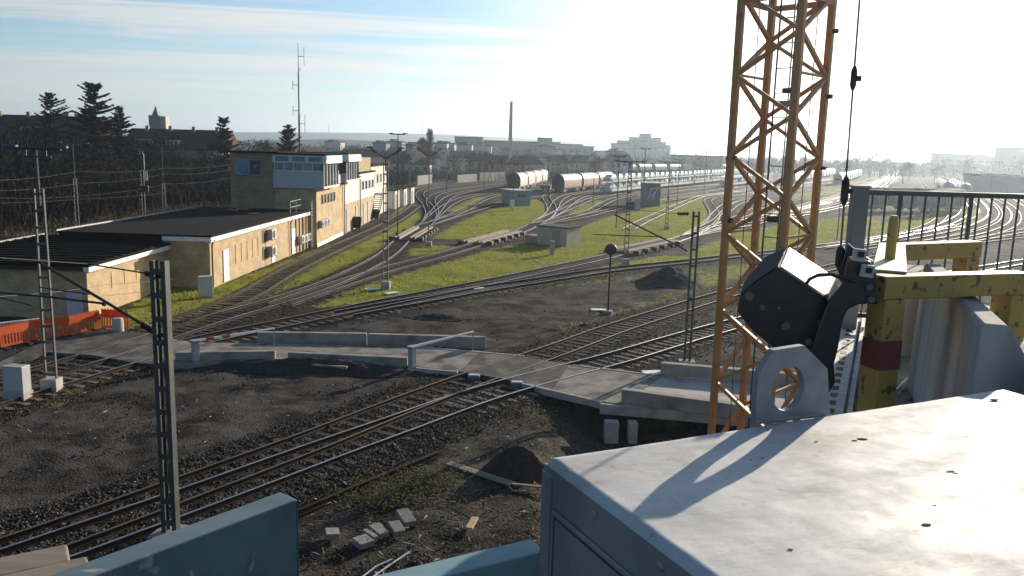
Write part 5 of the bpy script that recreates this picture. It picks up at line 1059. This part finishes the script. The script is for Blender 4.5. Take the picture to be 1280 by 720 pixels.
part(ck, 'shaft', flat('chimney stack brick', (.13,.11,.10), .9), lambda b: b.tube([(0,0,0),(0,0,hc)], [1.75,.95], 16), smooth=True); part(ck, 'rim', flat('chimney rim', (.2,.18,.17)), lambda b: b.tube([(0,0,hc-1.2),(0,0,hc+.05)], 1.08, 16))
am = thing('radio_mast', 'tall slim radio mast with side antennas behind the control tower', 'radio mast', (D(374.5,190,98).x, 98, 6.1)); ha = zat(374,54,98)-6.1
part(am, 'mast', STEEL_D, lambda b: b.tube([(0,0,0),(0,0,ha*.45),(0,0,ha*.46),(0,0,ha*.78),(0,0,ha*.79),(0,0,ha)], [.12,.11,.085,.075,.045,.03], 8))
for z, s, L in ((.90*ha,1,2.),(.80*ha,.3,.5),(.68*ha,-1,1.),(.48*ha,-1,1.1),(.38*ha,1,2.1)): part(am, 'antenna', STEEL_D, lambda b: [b.bar((0,0,z),(s*.65,0,z),.06), b.bar((s*.68,0,z-L*.5),(s*.68,0,z+L*.5),.05)])
for px, pt, pb, d, lb in ((411,154,166,3000,'thin transmitter mast on the far ridge, left'),(528.5,152,166,3000,'thin transmitter mast on the far ridge above the poplar')):
    p = D(px, pb, d); h = D(px, pt, d).z-p.z; o = MB().tube([(0,0,-10),(0,0,h*.4),(0,0,h)], [1.6,1.2,.5], 6).build('transmitter_mast', STEEL_D); o.location = p; tag(o, lb, 'transmitter mast')
pylon = thing('power_pylon', 'faint lattice power pylon on the horizon left of the crane mast', 'power pylon', (D(908,190,1300).x, 1300, 0)); hp = zat(909,177,1300)
part(pylon, 'legs', STEEL_D, lambda b: [b.bar((s*3.2,0,0),(s*.5,0,hp),.5) for s in (-1,1)] + [b.bar((-3.2+.5*i,0,hp*i/6),(3.2-.5*(i+1),0,hp*(i+1)/6),.3) for i in range(5)]); part(pylon, 'cross_arms', STEEL_D, lambda b: [b.bar((-8,0,hp*z),(8,0,hp*z),.5) for z in (.7,.84,.97)])
def hills(name, d0, d1, prof, mt, n=160):
    V = []; F = []; xs = np.linspace(-60, 1400, n); pr = np.array(prof)
    for i, px in enumerate(xs):
        rowh = np.interp(px, pr[:, 0], pr[:, 1]) + .35*mnoise.noise((px*.02, d0*.01, 0)) + .15*mnoise.noise((px*.09, 3, 0))
        H = max(2., D(px, rowh, (d0+d1)/2).z)
        for j in range(9):
            u = j/8; dd = d0+(d1-d0)*u; p = D(px, 190, dd); V.append((p.x, dd, -2.0 + (H+2)*math.sin(math.pi*min(1, u*1.0))**.8))
    for i in range(n-1):
        for j in range(8): F.append((i*9+j, (i+1)*9+j, (i+1)*9+j+1, i*9+j+1))
    o = mesh_np(name, np.array(V), np.array(F), mt, smooth=True); tag(o, kind='structure')
HM = mat('wooded hill', (.045,.055,.04), (.075,.075,.05), rough=1, scale=.004, lo=.42, hi=.58)
hills('hills', 2600, 3600, [(-60,172),(200,170),(300,165),(480,166),(560,168),(640,172),(760,178),(850,182),(1000,184),(1100,188),(1300,196),(1400,200)], HM)
hills('hills', 1000, 1500, [(-60,178),(280,175.5),(420,174),(520,178),(640,185),(760,190),(1000,199),(1400,209)], HM)
# ================================================================== tower crane
def crane():
    d = 21.5; cpx = 977; c = D(cpx, 95, d); z0 = -1.35; s = 1.62; th = R(-44)
    base = Vector((D(965, 300, d).x-.09, d, z0)); t = thing('tower_crane', 'orange lattice mast of a tower crane rising at the right of the yard', 'crane', base, th); H = 17.5
    cor = {'l': (-s/2,-s/2), 'f': (s/2,-s/2), 'r': (s/2,s/2), 'b': (-s/2,s/2)}
    part(t, 'footing', CONC, lambda b: b.box(-1.6,1.6,-1.6,1.6,-.4,.35), bevel=.03)
    for k in 'lfrb':
        x, y = cor[k]; part(t, 'leg', CRANE, lambda b: b.box(x-.082, x+.082, y-.082, y+.082, .3, H), bevel=.012, seg=1)
    zn = D(925, 95, d+.1).z - z0          # a node height on the left leg
    per = 2.0; faces = (('l','f'),('f','r'),('r','b'),('b','l'))
    k0 = -int(zn/per)
    for a, c_ in faces:
        (x0,y0),(x1,y1) = cor[a], cor[c_]
        aN = a in 'lr'
        for k in range(k0, 6):
            z = zn + k*per
            for dz in (-1, 1):
                zz0, zz1 = z, z+dz*per/2
                if min(zz0, zz1) < .25 or max(zz0, zz1) > H: continue
                p = (x0,y0,zz0) if aN else (x1,y1,zz0); q = (x1,y1,zz1) if aN else (x0,y0,zz1)
                p = Vector(p); q = Vector(q); u = (q-p).normalized()
                part(t, 'diagonal_brace', CRANE, lambda b: b.bar(p+u*.05, q-u*.05, .10, .09))
    for k in range(k0, 6, 2):
        z = zn+k*per
        if z < .3: continue
        for a, c_ in (('l','b'),('f','r')): part(t, 'horizontal_brace', CRANE, lambda b: b.bar((*cor[a], z+.02), (*cor[c_], z+.02), .06))
    zt = D(985, 2, d).z - z0
    for a, c_ in faces: part(t, 'section_frame', CRANE, lambda b: b.bar((*cor[a], zt), (*cor[c_], zt), .13, .13))
    [part(t, 'ladder_stile', STEEL_D, lambda b: b.bar((-.28+i*.45, .25, .4), (-.28+i*.45, .25, H), .035)) for i in (0,1)]; [part(t, 'ladder_rung', STEEL_D, lambda b: b.bar((-.26,.25,.5+.62*i),(.15,.25,.5+.62*i),.025)) for i in range(27)]
    [part(t, 'supply_cable', BLACK, lambda b: b.tube(pp, rr, 6)) for pp, rr in (([(.35,-.3,.3),(.38,-.28,8),(.36,-.3,H)], .02), ([(.6,.5,.3),(.58,.5,8),(.6,.5,H)], .014), ([(-.62,-.2,.3),(-.6,-.25,H)], .012))]
    for x, y, z, r in ((-.81,-.81,10.6,.06),(-.81,-.81,9.0,.07),(.3,-.5,9.1,.08),(.85,.8,13.8,.06),(.85,.8,12.2,.06),(.85,.8,10.4,.05),(.3,-.2,12.3,.07)):
        part(t, 'bolt_fitting', STEEL_D, lambda b: b.tube([(x-.12,y,z),(x+.16,y,z)], r, 10))
    part(t, 'floodlight', STEEL_L, lambda b: b.box(.05,.55,-.35,-.2,11.9,12.05), bevel=.02)
crane()

# ================================================================== construction deck in the foreground (camera stands here)
DZ = 7.95
U = Vector((.407,.913,0)); Vv = Vector((.913,-.407,0))
deck = thing('construction_deck', 'dusty concrete work deck under the yellow frame at the right', 'work deck', (1.72, 4.43, DZ))
poly = [(2.93,7.15),(.52,1.72),(.0,1.5),(-.62,1.42),(-5,1.0),(-5,-4),(10,-4),(10,7.15)]
DECKM = mat('dusty deck', (.30,.28,.25), (.20,.185,.165), rough=.95, scale=4, detail=9, bump=.01, bscale=25, c3=(.12,.11,.10), s3=1.8)
b = W(deck); b.prism(poly, DZ-.35, DZ); b.build('slab', DECKM, deck, bevel=.01)
b = W(deck); b.prism([(3.0,6.9),(.9,2.0),(.2,1.0),(-4.6,.6),(-4.6,-3.6),(9.6,-3.6),(9.6,6.9)], -1.5, DZ-.36); b.build('abutment_wall', CONC, deck)
# perforated edge strip
es = thing('edge_rail', 'pale steel edge strip with a row of slots along the deck edge', 'edge strip', (1.72+.06, 4.43-.02, DZ), math.atan2(U.y, U.x))
STR = mat('dusty pale steel', (.56,.54,.50), (.40,.385,.35), rough=.7, scale=14)
part(es, 'strip', STR, lambda b: [b.box(-2.6, 2.75, -.075, .05, .0, .012), b.box(-2.6, 2.75, -.12, -.095, .0, .05)])
for i in range(32): part(es, 'slot', flat('slot shadow hole', (.02,.02,.02)), lambda b: b.box(-2.5+i*.165, -2.5+i*.165+.09, -.03, .01, .0125, .014))
RNGd = random.Random(5)
for i in range(70):
    a = RNGd.uniform(-1.2, 2.4); c = RNGd.uniform(.08, .75); p = Vector((1.72,4.43,DZ)) + U*a + Vv*c; s = RNGd.uniform(.006,.028); q = MB(); q.ball((0,0,s*.5), (s, s*RNGd.uniform(.6,1.1), s*.7), 6); 
    o = q.build('rubble_piece', mat('rubble', (.30,.28,.25),(.12,.11,.1),scale=8)); o.location = p; o.rotation_euler = (0,0,RNGd.uniform(0,3)); tag(o, 'crumb of grey rubble on the deck between lug and yellow frame', 'rubble', 'crumbs of rubble on the deck')
RAILG = flat('railing grey paint', (.13,.135,.14), .55, metal=.2)
rl = thing('railing', 'grey steel railing with square end post and thin balusters', 'railing', (D(1069,300,6.5).x, 6.5, DZ)); zr = D(1170,239.5,6.5).z-DZ; x0 = 0.; x1 = D(1420,250,6.5).x-rl.location.x
part(rl, 'end_post', flat('railing post', (.20,.22,.22), .5, metal=.3), lambda b: b.box(-.055,.055,-.055,.055,0,zr+.02), bevel=.004); part(rl, 'post_cap', GALV, lambda b: b.box(-.062,.062,-.062,.062,zr+.02,zr+.032))
part(rl, 'top_rail', RAILG, lambda b: b.box(.056,x1,-.025,.025,zr-.04,zr)); part(rl, 'bottom_rail', STEEL_D, lambda b: b.box(.056,x1,-.015,.015,.1,.135))
n = int(x1/.104)
for i in range(1, n): part(rl, 'baluster', RAILG, lambda b: b.box(i*.104-.0055, i*.104+.0055, -.0055,.0055,.136,zr-.041))
for px in (1122, 1210): part(rl, 'stay', RAILG, lambda b: b.box(D(px,300,6.5).x-rl.location.x-.012, D(px,300,6.5).x-rl.location.x+.012, .01,.034,.0,zr-.041))

# yellow lifting frame
zF = 8.81
FL = G(1097,346,zF); FR = G(1281,341,zF); BL = G(1105,304,zF); BR = G(1219,300,zF); yf = thing('barrier_frame', 'chipped yellow square-tube lifting frame standing over the concrete barrier', 'lifting frame', (FL.x, FL.y, DZ))
e1 = (FR-FL).normalized(); e2 = (BL-FL).normalized(); tb = .10
def post(p, off, name='post'):
    q = p + off; b = W(yf); b.bar((q.x,q.y,DZ+.0),(q.x,q.y,zF-tb-.001), .11, .11, up=tuple(e1)); b.build(name, YEL, yf, bevel=.006)
post(FL, e1*.06+e2*.05); post(FR, -e1*.06+e2*.05); post(BR, -e1*.06-e2*.05); post(BL, e1*.06-e2*.05)
def beam(a, c, w=.10): b = W(yf); b.bar(a-Vector((0,0,tb/2)), c-Vector((0,0,tb/2)), w, tb); b.build('beam', YEL, yf, bevel=.006)
beam(FL+e2*.05, FR+e2*.05); beam(BL-e2*.05, BR-e2*.05)
a, c = FL+e1*.05+e2*.102, BL+e1*.05-e2*.102; beam(a, c, .11); 
b = W(yf); p0 = FL.lerp(BL, .5)+e1*.06; b.bar(FL.lerp(BL,.08)+e1*.06+Vector((0,0,.006)), FL.lerp(BL,.92)+e1*.06+Vector((0,0,.006)), .14, .010); b.build('top_plate', flat('pale worn plate', (.52,.47,.36), .55), yf)
p0 = FL.lerp(BL,.38)+e1*.055; b = W(yf); b.tube([p0+Vector((0,0,.0)), p0+Vector((0,0,.20)), p0+Vector((0,0,.225))], [.024,.024,.016], 12); b.build('pin', YEL, yf, smooth=True)
b = W(yf); q = FL + e1*.06+e2*.05; b.bar((q.x,q.y,8.40),(q.x,q.y,8.53), .113, .113, up=tuple(e1)); b.build('red_band', flat('faded red', (.27,.075,.07), .7), yf)
# concrete barrier
nl = G(1227,404,8.70); fl_ = G(1155,329,8.70); ax = (fl_-nl); L = ax.length; ax.normalize(); cb = thing('concrete_barrier', 'stained concrete barrier element under the yellow frame', 'concrete barrier', (nl.x, nl.y, DZ), math.atan2(ax.y, ax.x))
hB = .75; prof = [(.02,0),(.02,.10),(-.0,.62),(.0,hB-.02),(-.012,hB),(-.085,hB),(-.10,hB-.015),(-.20,.57),(-.42,.53),(-.45,0)]
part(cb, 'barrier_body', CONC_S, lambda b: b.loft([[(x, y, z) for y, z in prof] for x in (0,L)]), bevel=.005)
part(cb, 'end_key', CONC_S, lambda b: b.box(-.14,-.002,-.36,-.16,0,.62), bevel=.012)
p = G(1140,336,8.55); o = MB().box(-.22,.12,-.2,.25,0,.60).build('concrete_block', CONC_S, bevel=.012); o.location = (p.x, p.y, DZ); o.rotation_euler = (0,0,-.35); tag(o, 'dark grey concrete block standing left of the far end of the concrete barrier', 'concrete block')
# black gripper attachment
gd = 3.42; gp0 = D(1040,370,gd); gr = thing('gripper', 'black hydraulic gripper with bolted box, white text plate and curved arm', 'hydraulic gripper', gp0)
def pix(lst, d): return [D(x, y, d) for x, y in lst]
def slab(name, lst, d0, d1, mt, bev=.006, shift=(0,0), **k):
    b = W(gr); b.loft([pix(lst, d0), pix([(x+shift[0], y+shift[1]) for x, y in lst], d1)]); return b.build(name, mt, gr, bevel=bev, **k)
front = [(973,334),(1033,373),(1043,418),(1030,448),(1003,453),(972,440),(938,412),(921,390),(924,370),(948,350)]
box_o = slab('housing', front, gd+.02, gd+.30, BLACK, .01, (12,-26))
for px, py, r in ((936,370,.018),(952,384,.012),(981,407,.018),(973,384,.007),(1010,427,.015),(1031,440,.017),(1024,402,.008)):
    b = W(gr); q = D(px, py, gd+.02); nrm = Vector((0,-1,0)); b.tube([q-nrm*.005, q+nrm*.014], r, 14); b.build('bolt', flat('dusty bolt', (.16,.15,.14), .6), gr)
A, B_, C_, D_ = D(974,334,gd+.035), D(1032,372,gd+.035), D(1043,347,gd+.285), D(985,309,gd+.285); nn = (B_-A).cross(D_-A).normalized()
if nn.z < 0: nn = -nn
def quad_on(u0,u1,v0,v1,off): return [A.lerp(B_,u).lerp(D_.lerp(C_,u),v)+nn*off for u,v in ((u0,v0),(u1,v0),(u1,v1),(u0,v1))]
b = W(gr); b.loft([quad_on(.02,.98,.03,.97,.001), quad_on(.02,.98,.03,.97,.006)]); b.build('text_plate', flat('plate white', (.78,.76,.72), .5), gr)
b = W(gr)
for u in (.08,.38,.68):
    for v in [.12+.075*i for i in range(10)]:
        w_ = .24*random.uniform(.5,1.0); b.loft([quad_on(u,u+w_,v,v+.028,.0062), quad_on(u,u+w_,v,v+.028,.0068)])
b.build('plate_text', flat('plate print', (.12,.12,.12), .6), gr)
slab('side_shell', [(983,308),(972,333),(948,349),(925,369),(930,352),(955,322)], gd+.03, gd+.26, flat('grey shell', (.10,.105,.11), .45), .004)
slab('arm', [(1060,320),(1088,326),(1097,345),(1098,380),(1074,380),(1060,386),(1053,400),(1047,438),(1042,456),(1024,462),(1010,450),(1022,410),(1036,374),(1052,355)], gd-.03, gd+.07, BLACK, .008)
slab('arm_plate', [(1060,303),(1072,314),(1092,326),(1088,352),(1056,356),(1048,350),(1052,330)], gd+.10, gd+.22, BLACK, .008)
slab('red_bracket', [(1046,334),(1078,326),(1080,346),(1052,354)], gd+.05, gd+.095, flat('dull red', (.20,.05,.045), .6), .003)
for px, py in ((1085,358),(1087,374)):
    b = W(gr); q = D(px, py, gd-.03); b.tube([q, q+Vector((0,-.022,0))], .014, 6); b.build('hex_bolt', flat('dusty bolt', (.16,.15,.14), .6), gr)
for px, py in ((1074,318),(1084,338)):
    b = W(gr); q = D(px, py, gd-.06); b.bar(q+Vector((-.024,.006,.0)), q+Vector((.028,.0,-.006)), .012, .050); b.build('nut_plate', flat('pale plate steel', (.5,.5,.49), .5), gr); b = W(gr); b.bar(q+Vector((-.008,-.010,.002)), q+Vector((.014,-.012,.0)), .012, .022); b.build('square_nut', STEEL_D, gr)
b = W(gr); b.tube(pix([(1006,358),(1012,349),(1022,344),(1038,343),(1056,348),(1070,352)], gd-.04), .008, 8); b.build('hose', BLACK, gr, smooth=True)
slab('jaw', [(1000,440),(1042,452),(1044,478),(1036,492),(1018,486),(1004,462)], gd+.05, gd+.16, BLACK, .008)
# steel cable above the gripper
c0 = D(1050,322,gd+.15); c1 = D(1074.5,0,3.66); c2 = c1 + (c1-c0)*.45; hc_ = thing('steel_cable', 'taut steel cable with clamp rising from the black gripper', 'cable', c0)
b = W(hc_); b.tube([c0, c0.lerp(c1,.3), c1, c2], .0046, 8); b.build('cable', flat('cable grey', (.13,.13,.13), .6), hc_, smooth=True)
for py, r, h in ((96,.014,.05),(237,.017,.06),(325,.02,.05)):
    u = (322-py)/322; q = c0.lerp(c1, max(u,.0)); b = W(hc_); b.tube([q-Vector((0,0,h)), q-Vector((0,0,h*.6)), q+Vector((0,0,h*.6)), q+Vector((0,0,h))], [r*.5,r,r,r*.5], 8); b.box(q.x, q.x+.03, q.y-.01, q.y+.01, q.z-.012, q.z+.01); b.build('cable_clamp', STEEL_D, hc_)

# chips and twigs lying on the near ground
def debris():
    V = []; F = []; rd_ = random.Random(3)
    for _ in range(420):
        if rd_.random() < .75: p = G(rd_.uniform(380, 760), rd_.uniform(525, 719))
        else: p = G(rd_.uniform(20, 560), rd_.uniform(455, 560))
        if KD.find((p.x, p.y, 0))[2] < 1.2: continue
        L_ = rd_.uniform(.05, .38); w_ = rd_.uniform(.008, .03); a = rd_.uniform(0, 6.28); z = float(hgt(p.x, p.y))+rd_.uniform(.0, .05); b = MB(); d_ = Vector((math.cos(a)*L_/2, math.sin(a)*L_/2, rd_.uniform(-.03,.03))); b.bar(Vector((p.x,p.y,z))-d_, Vector((p.x,p.y,z))+d_, w_, w_*.6); o_ = len(V); V += b.v; F += [tuple(i+o_ for i in f) for f in b.f]
    o = mesh_np('litter', np.array(V), np.array(F), mat('bleached chips', (.30,.25,.18), (.10,.075,.05), rough=.9, scale=1.3, lo=.45, hi=.55)); tag(o, kind='stuff')
debris()
# galvanised box with lug
zB = 8.55
A = G(680,571,zB); Bc = G(1241,486.5,zB); f = G(945,720,zB); x1 = (Bc-A); Lx = x1.length; x1.normalize(); y1 = Vector((x1.y,-x1.x,0)); Lf = 1.5
ang = math.atan2(x1.y, x1.x); bx = thing('galvanised_box', 'large galvanised steel box with stained top in the foreground', 'metal box', (A.x, A.y, zB), ang)
def zinc_top(name):
    mt = bpy.data.materials.new(name); mt.use_nodes = True; nt = mt.node_tree; N = nt.nodes; L = nt.links; b = N['Principled BSDF']; b.inputs['Metallic'].default_value = 0.0; b.inputs['Specular IOR Level'].default_value = .25
    tc = N.new('ShaderNodeTexCoord')
    def noi(s, d, st=(1,1,1), rz=0., r=.6):
        mp = N.new('ShaderNodeMapping'); mp.inputs['Scale'].default_value = st; mp.inputs['Rotation'].default_value = (0,0,rz); L.new(tc.outputs['Object'], mp.inputs[0])
        n = N.new('ShaderNodeTexNoise'); n.inputs['Scale'].default_value = s; n.inputs['Detail'].default_value = d; n.inputs['Roughness'].default_value = r; L.new(mp.outputs[0], n.inputs['Vector']); return n.outputs[0]
    def mr(x, a, b_, c=0., d=1.):
        n = N.new('ShaderNodeMapRange'); n.inputs[1].default_value = a; n.inputs[2].default_value = b_; n.inputs[3].default_value = c; n.inputs[4].default_value = d; L.new(x, n.inputs[0]); return n.outputs[0]
    def mix(f, a, c):
        n = N.new('ShaderNodeMix'); n.data_type = 'RGBA'; L.new(f, n.inputs[0])
        for i, q in ((6, a), (7, c)):
            if isinstance(q, tuple): n.inputs[i].default_value = (*q, 1)
            else: L.new(q, n.inputs[i])
        return n.outputs[2]
    vor = N.new('ShaderNodeTexVoronoi'); vor.inputs['Scale'].default_value = 55; L.new(tc.outputs['Object'], vor.inputs['Vector'])
    c = mix(mr(vor.outputs['Color'], .2, .8), (.47,.475,.465), (.52,.52,.50))
    c = mix(mr(noi(3.2, 8, (.6,1.5,1)), .42, .64), c, (.40,.40,.385))
    c = mix(mr(noi(1.7, 10, (1,2.2,1), .3, .68), .54, .64, 0, .75), c, (.33,.30,.25))
    c = mix(mr(noi(30, 3, (1,1,1), 0, .5), .66, .74, 0, .7), c, (.20,.185,.16))
    sc1 = noi(60, 2, (.05,1,1), .5); sc2 = noi(50, 2, (.06,1,1), -.9); c = mix(mr(sc1, .68, .74, 0, .5), c, (.50,.50,.49)); c = mix(mr(sc2, .69, .74, 0, .5), c, (.22,.22,.215))
    L.new(c, b.inputs['Base Color']); L.new(mr(noi(4, 8, (.6,1.6,1)), .35, .7, .52, .78), b.inputs['Roughness'])
    ad = N.new('ShaderNodeMath'); L.new(noi(9, 7, (1,2.0,1), .2), ad.inputs[0]); L.new(noi(38, 3, (.5,1,1), .6), ad.inputs[1]); bp = N.new('ShaderNodeBump'); bp.inputs['Strength'].default_value = .20; bp.inputs['Distance'].default_value = .005; L.new(ad.outputs[0], bp.inputs['Height']); L.new(bp.outputs[0], b.inputs['Normal'])
    return mt
def galv_top():
    mt = zinc_top('weathered zinc top') if True else mat('weathered zinc top', (.37,.375,.38), (.29,.295,.30), rough=.5, metal=.15, scale=7.0, detail=9, bump=.003, bscale=45, c3=(.25,.23,.205), s3=3.2, lo3=.54, hi3=.66, rough2=.68, stretch=(.5,1.5,1)); return mt
nx, ny = 110, 100; sk = (f-A).normalized(); sk = Vector((sk.dot(x1), -abs(sk.dot(y1)), 0))
vs = []; fs = []
for j in range(ny+1):
    for i in range(nx+1):
        u = i/nx; v = j/ny; x = u*Lx*1.02; y = -v*Lf; ed = min(u, 1-u, v)*Lx; r_ = .016
        z = .008*mnoise.noise((x*1.1, y*3.2, 1)) + .0022*mnoise.noise((x*7, y*12, 2)) + .0010*mnoise.noise((x*26, y*34, 5)) ; z *= min(1, ed/.03)
        ex = max(0, r_-min(x, 9))/r_; ey = max(0, r_-(-y))/r_; z -= r_*(1-math.sqrt(max(0, 1-min(1, ex)**2))) + r_*(1-math.sqrt(max(0, 1-min(1, ey)**2)))
        vs.append((x, y, z))
for j in range(ny):
    for i in range(nx): a = j*(nx+1)+i; fs.append((a, a+nx+1, a+nx+2, a+1))
o = mesh_np('lid', np.array(vs), np.array(fs), galv_top(), bx, smooth=True)
GS = mat('zinc side', (.30,.31,.31), (.22,.23,.23), rough=.5, metal=.3, scale=4, detail=7, c3=(.14,.15,.16), s3=3, stretch=(1,1,.4))
part(bx, 'side', GS, lambda b: [b.box(.0, .03, -Lf, -.0, -.60, -.0165), b.box(.031, Lx*1.02, -.03, .0, -.60, -.0165)])
part(bx, 'side_panel', GS, lambda b: [b.box(-.008, -.0005, -Lf, -.06, -.60, -.11)], bevel=.003)
part(bx, 'panel_groove', flat('groove', (.06,.065,.07)), lambda b: [b.box(-.0095, -.0083, -Lf, -.075, -.128, -.122), b.box(-.0095, -.0083, -.081, -.075, -.60, -.1285)])
for yy, zz in ((-.04,-.05),(-.25,-.045),(-.5,-.045),(-.8,-.045)): part(bx, 'rivet', GS, lambda b: b.ball((-.001,yy,zz), (.006,.011,.011), 10), smooth=True)
part(bx, 'corner_post', GS, lambda b: b.box(-.006,.02,-.05,-.0,-.60,-.03), bevel=.004)
# lug plate
lo = [(945,531),(946,500),(949,468),(968,438),(1006,432),(1035,461),(1037,490),(1038,520)]
mx_ = (Matrix.Translation(bx.location) @ Matrix.Rotation(ang,4,'Z')).inverted()
def lp(px, py): return mx_ @ hit(px, py, A+y1*-.004, y1)
out = [lp(*q) for q in lo]; ho = [lp(986+19.5*math.cos(a), 486+27.5*math.sin(a)) for a in [2*math.pi*k/40 for k in range(40)]]
def lug():
    bm = bmesh.new(); th = .022
    def ringv(pts, y): return [bm.verts.new((p.x, y, p.z)) for p in pts]
    outd = []
    n = len(out)
    for i in range(n):       # densify the outline
        for k in range(8): outd.append(out[i].lerp(out[(i+1) % n], k/8))
    cx = sum(p.x for p in ho)/40; cz = sum(p.z for p in ho)/40
    outd.sort(key=lambda p: math.atan2(p.z-cz, p.x-cx)); hod = []
    for p in outd:
        a = math.atan2(p.z-cz, p.x-cx); rx = max(abs(q.x-cx) for q in ho); rz_ = max(abs(q.z-cz) for q in ho); rr = 1/math.sqrt((math.cos(a)/rx)**2+(math.sin(a)/rz_)**2); hod.append(Vector((cx+rr*math.cos(a), 0, cz+rr*math.sin(a))))
    of, hf, ob, hb = ringv(outd, .006), ringv(hod, .006), ringv(outd, .006+th), ringv(hod, .006+th); m_ = len(outd)
    for i in range(m_):
        j = (i+1) % m_
        for q in ((of[i],of[j],hf[j],hf[i]),(ob[j],ob[i],hb[i],hb[j]),(of[j],of[i],ob[i],ob[j]),(hf[i],hf[j],hb[j],hb[i])): bm.faces.new(q)
    bmesh.ops.recalc_face_normals(bm, faces=bm.faces[:]); me = bpy.data.meshes.new('lifting_lug'); bm.to_mesh(me); bm.free(); me.materials.append(mat('zinc lug', (.27,.29,.32), (.20,.22,.245), rough=.5, metal=.3, scale=14, detail=6)); o = bpy.data.objects.new('lifting_lug', me); COL.objects.link(o); o.parent = bx
lug()
part(bx, 'weld_bead', GS, lambda b: b.tube([out[0]+Vector((0,.004,.005)), out[-1]+Vector((0,.004,.005))], .006, 6))
rd = random.Random(11)
for k, (px, py, s) in enumerate(((1078,549,.014),(1068,551,.008),(1188,590,.013),(1194,592,.009),(1158,656,.010),(1020,552,.006),(988,687,.006),(1243,500,.016),(1253,502,.008),(1168,632,.005),(945,582,.005),(953,573,.005),(938,575,.004))):
    p = G(px, py, zB); q = MB(); q.ball((0,0,.001), (s*1.1, s*.42, s*.16), 8); o = q.build('dirt_crumb', mat('dried dirt', (.36,.28,.18),(.20,.15,.10),rough=1,scale=60)); o.location = p; o.rotation_euler = (0,0,rd.uniform(-.4,.4)); tag(o, 'small dried dirt crumb lying on the galvanised box top', 'dirt crumb', 'dirt crumbs on the box top')

# blue formwork boards and planks
def board(pts, z, h, label, mt, w, name='formwork_board', inner=None):
    P = [G(x, y, z) for x, y in pts]; a, c = P; d = (a-c).normalized(); a2 = c + d*2.6; n = Vector((-d.y, d.x, 0)); n = n if n.y > 0 else -n
    t = thing(name, label, 'board', (c.x, c.y, z)); b = W(t); b.prism([(q.x, q.y) for q in (a2, c, c+n*w, a2+n*w)], z-h, z); b.build('panel', mt, t, bevel=.004)
    b = W(t); b.prism([(q.x, q.y) for q in (c-d*.0035, c-d*.0005, c-d*.0005+n*w, c-d*.0035+n*w)], z-h+.004, z-.004); b.build('end_edge', mt, t); return t
board([(117,720),(371,624)], 8.35, .75, 'thick chipped blue formwork board at the lower left', BLUEP, .075)
board([(505,733),(682,689)], 8.20, .07, 'chipped light blue beam running under the metal box corner', mat('faded blue paint', (.20,.33,.36), (.14,.25,.28), rough=.7, scale=6, stretch=(.5,2,1), c3=(.36,.36,.32), s3=10, lo3=.62, hi3=.70), .085)
t = board([(505,738),(682,694)], 8.125, .22, 'dark brown timber under the light blue beam', mat('dark timber', (.07,.05,.04),(.04,.03,.025),rough=.9,scale=6), .06, 'timber_beam')
for k, (a, c, w, lb) in enumerate((((-60,708),(84,679),.10,'weathered wooden plank at the lower left corner, rear one'),((-60,733),(108,694),.10,'weathered wooden plank at the lower left corner, front one'))):
    P0 = G(*a, 8.33); P1 = G(*c, 8.33); d = (P1-P0).normalized(); n = Vector((d.y,-d.x,0)); t = MB(); q = [P0-P1-d*.6, Vector((0,0,0)), n*w, n*w+P0-P1-d*.6]; t.prism([(v.x, v.y) for v in q], -.045, 0); o = t.build('plank', PLANK, bevel=.006); o.location = P1; tag(o, lb, 'plank', 'weathered planks at the lower left')
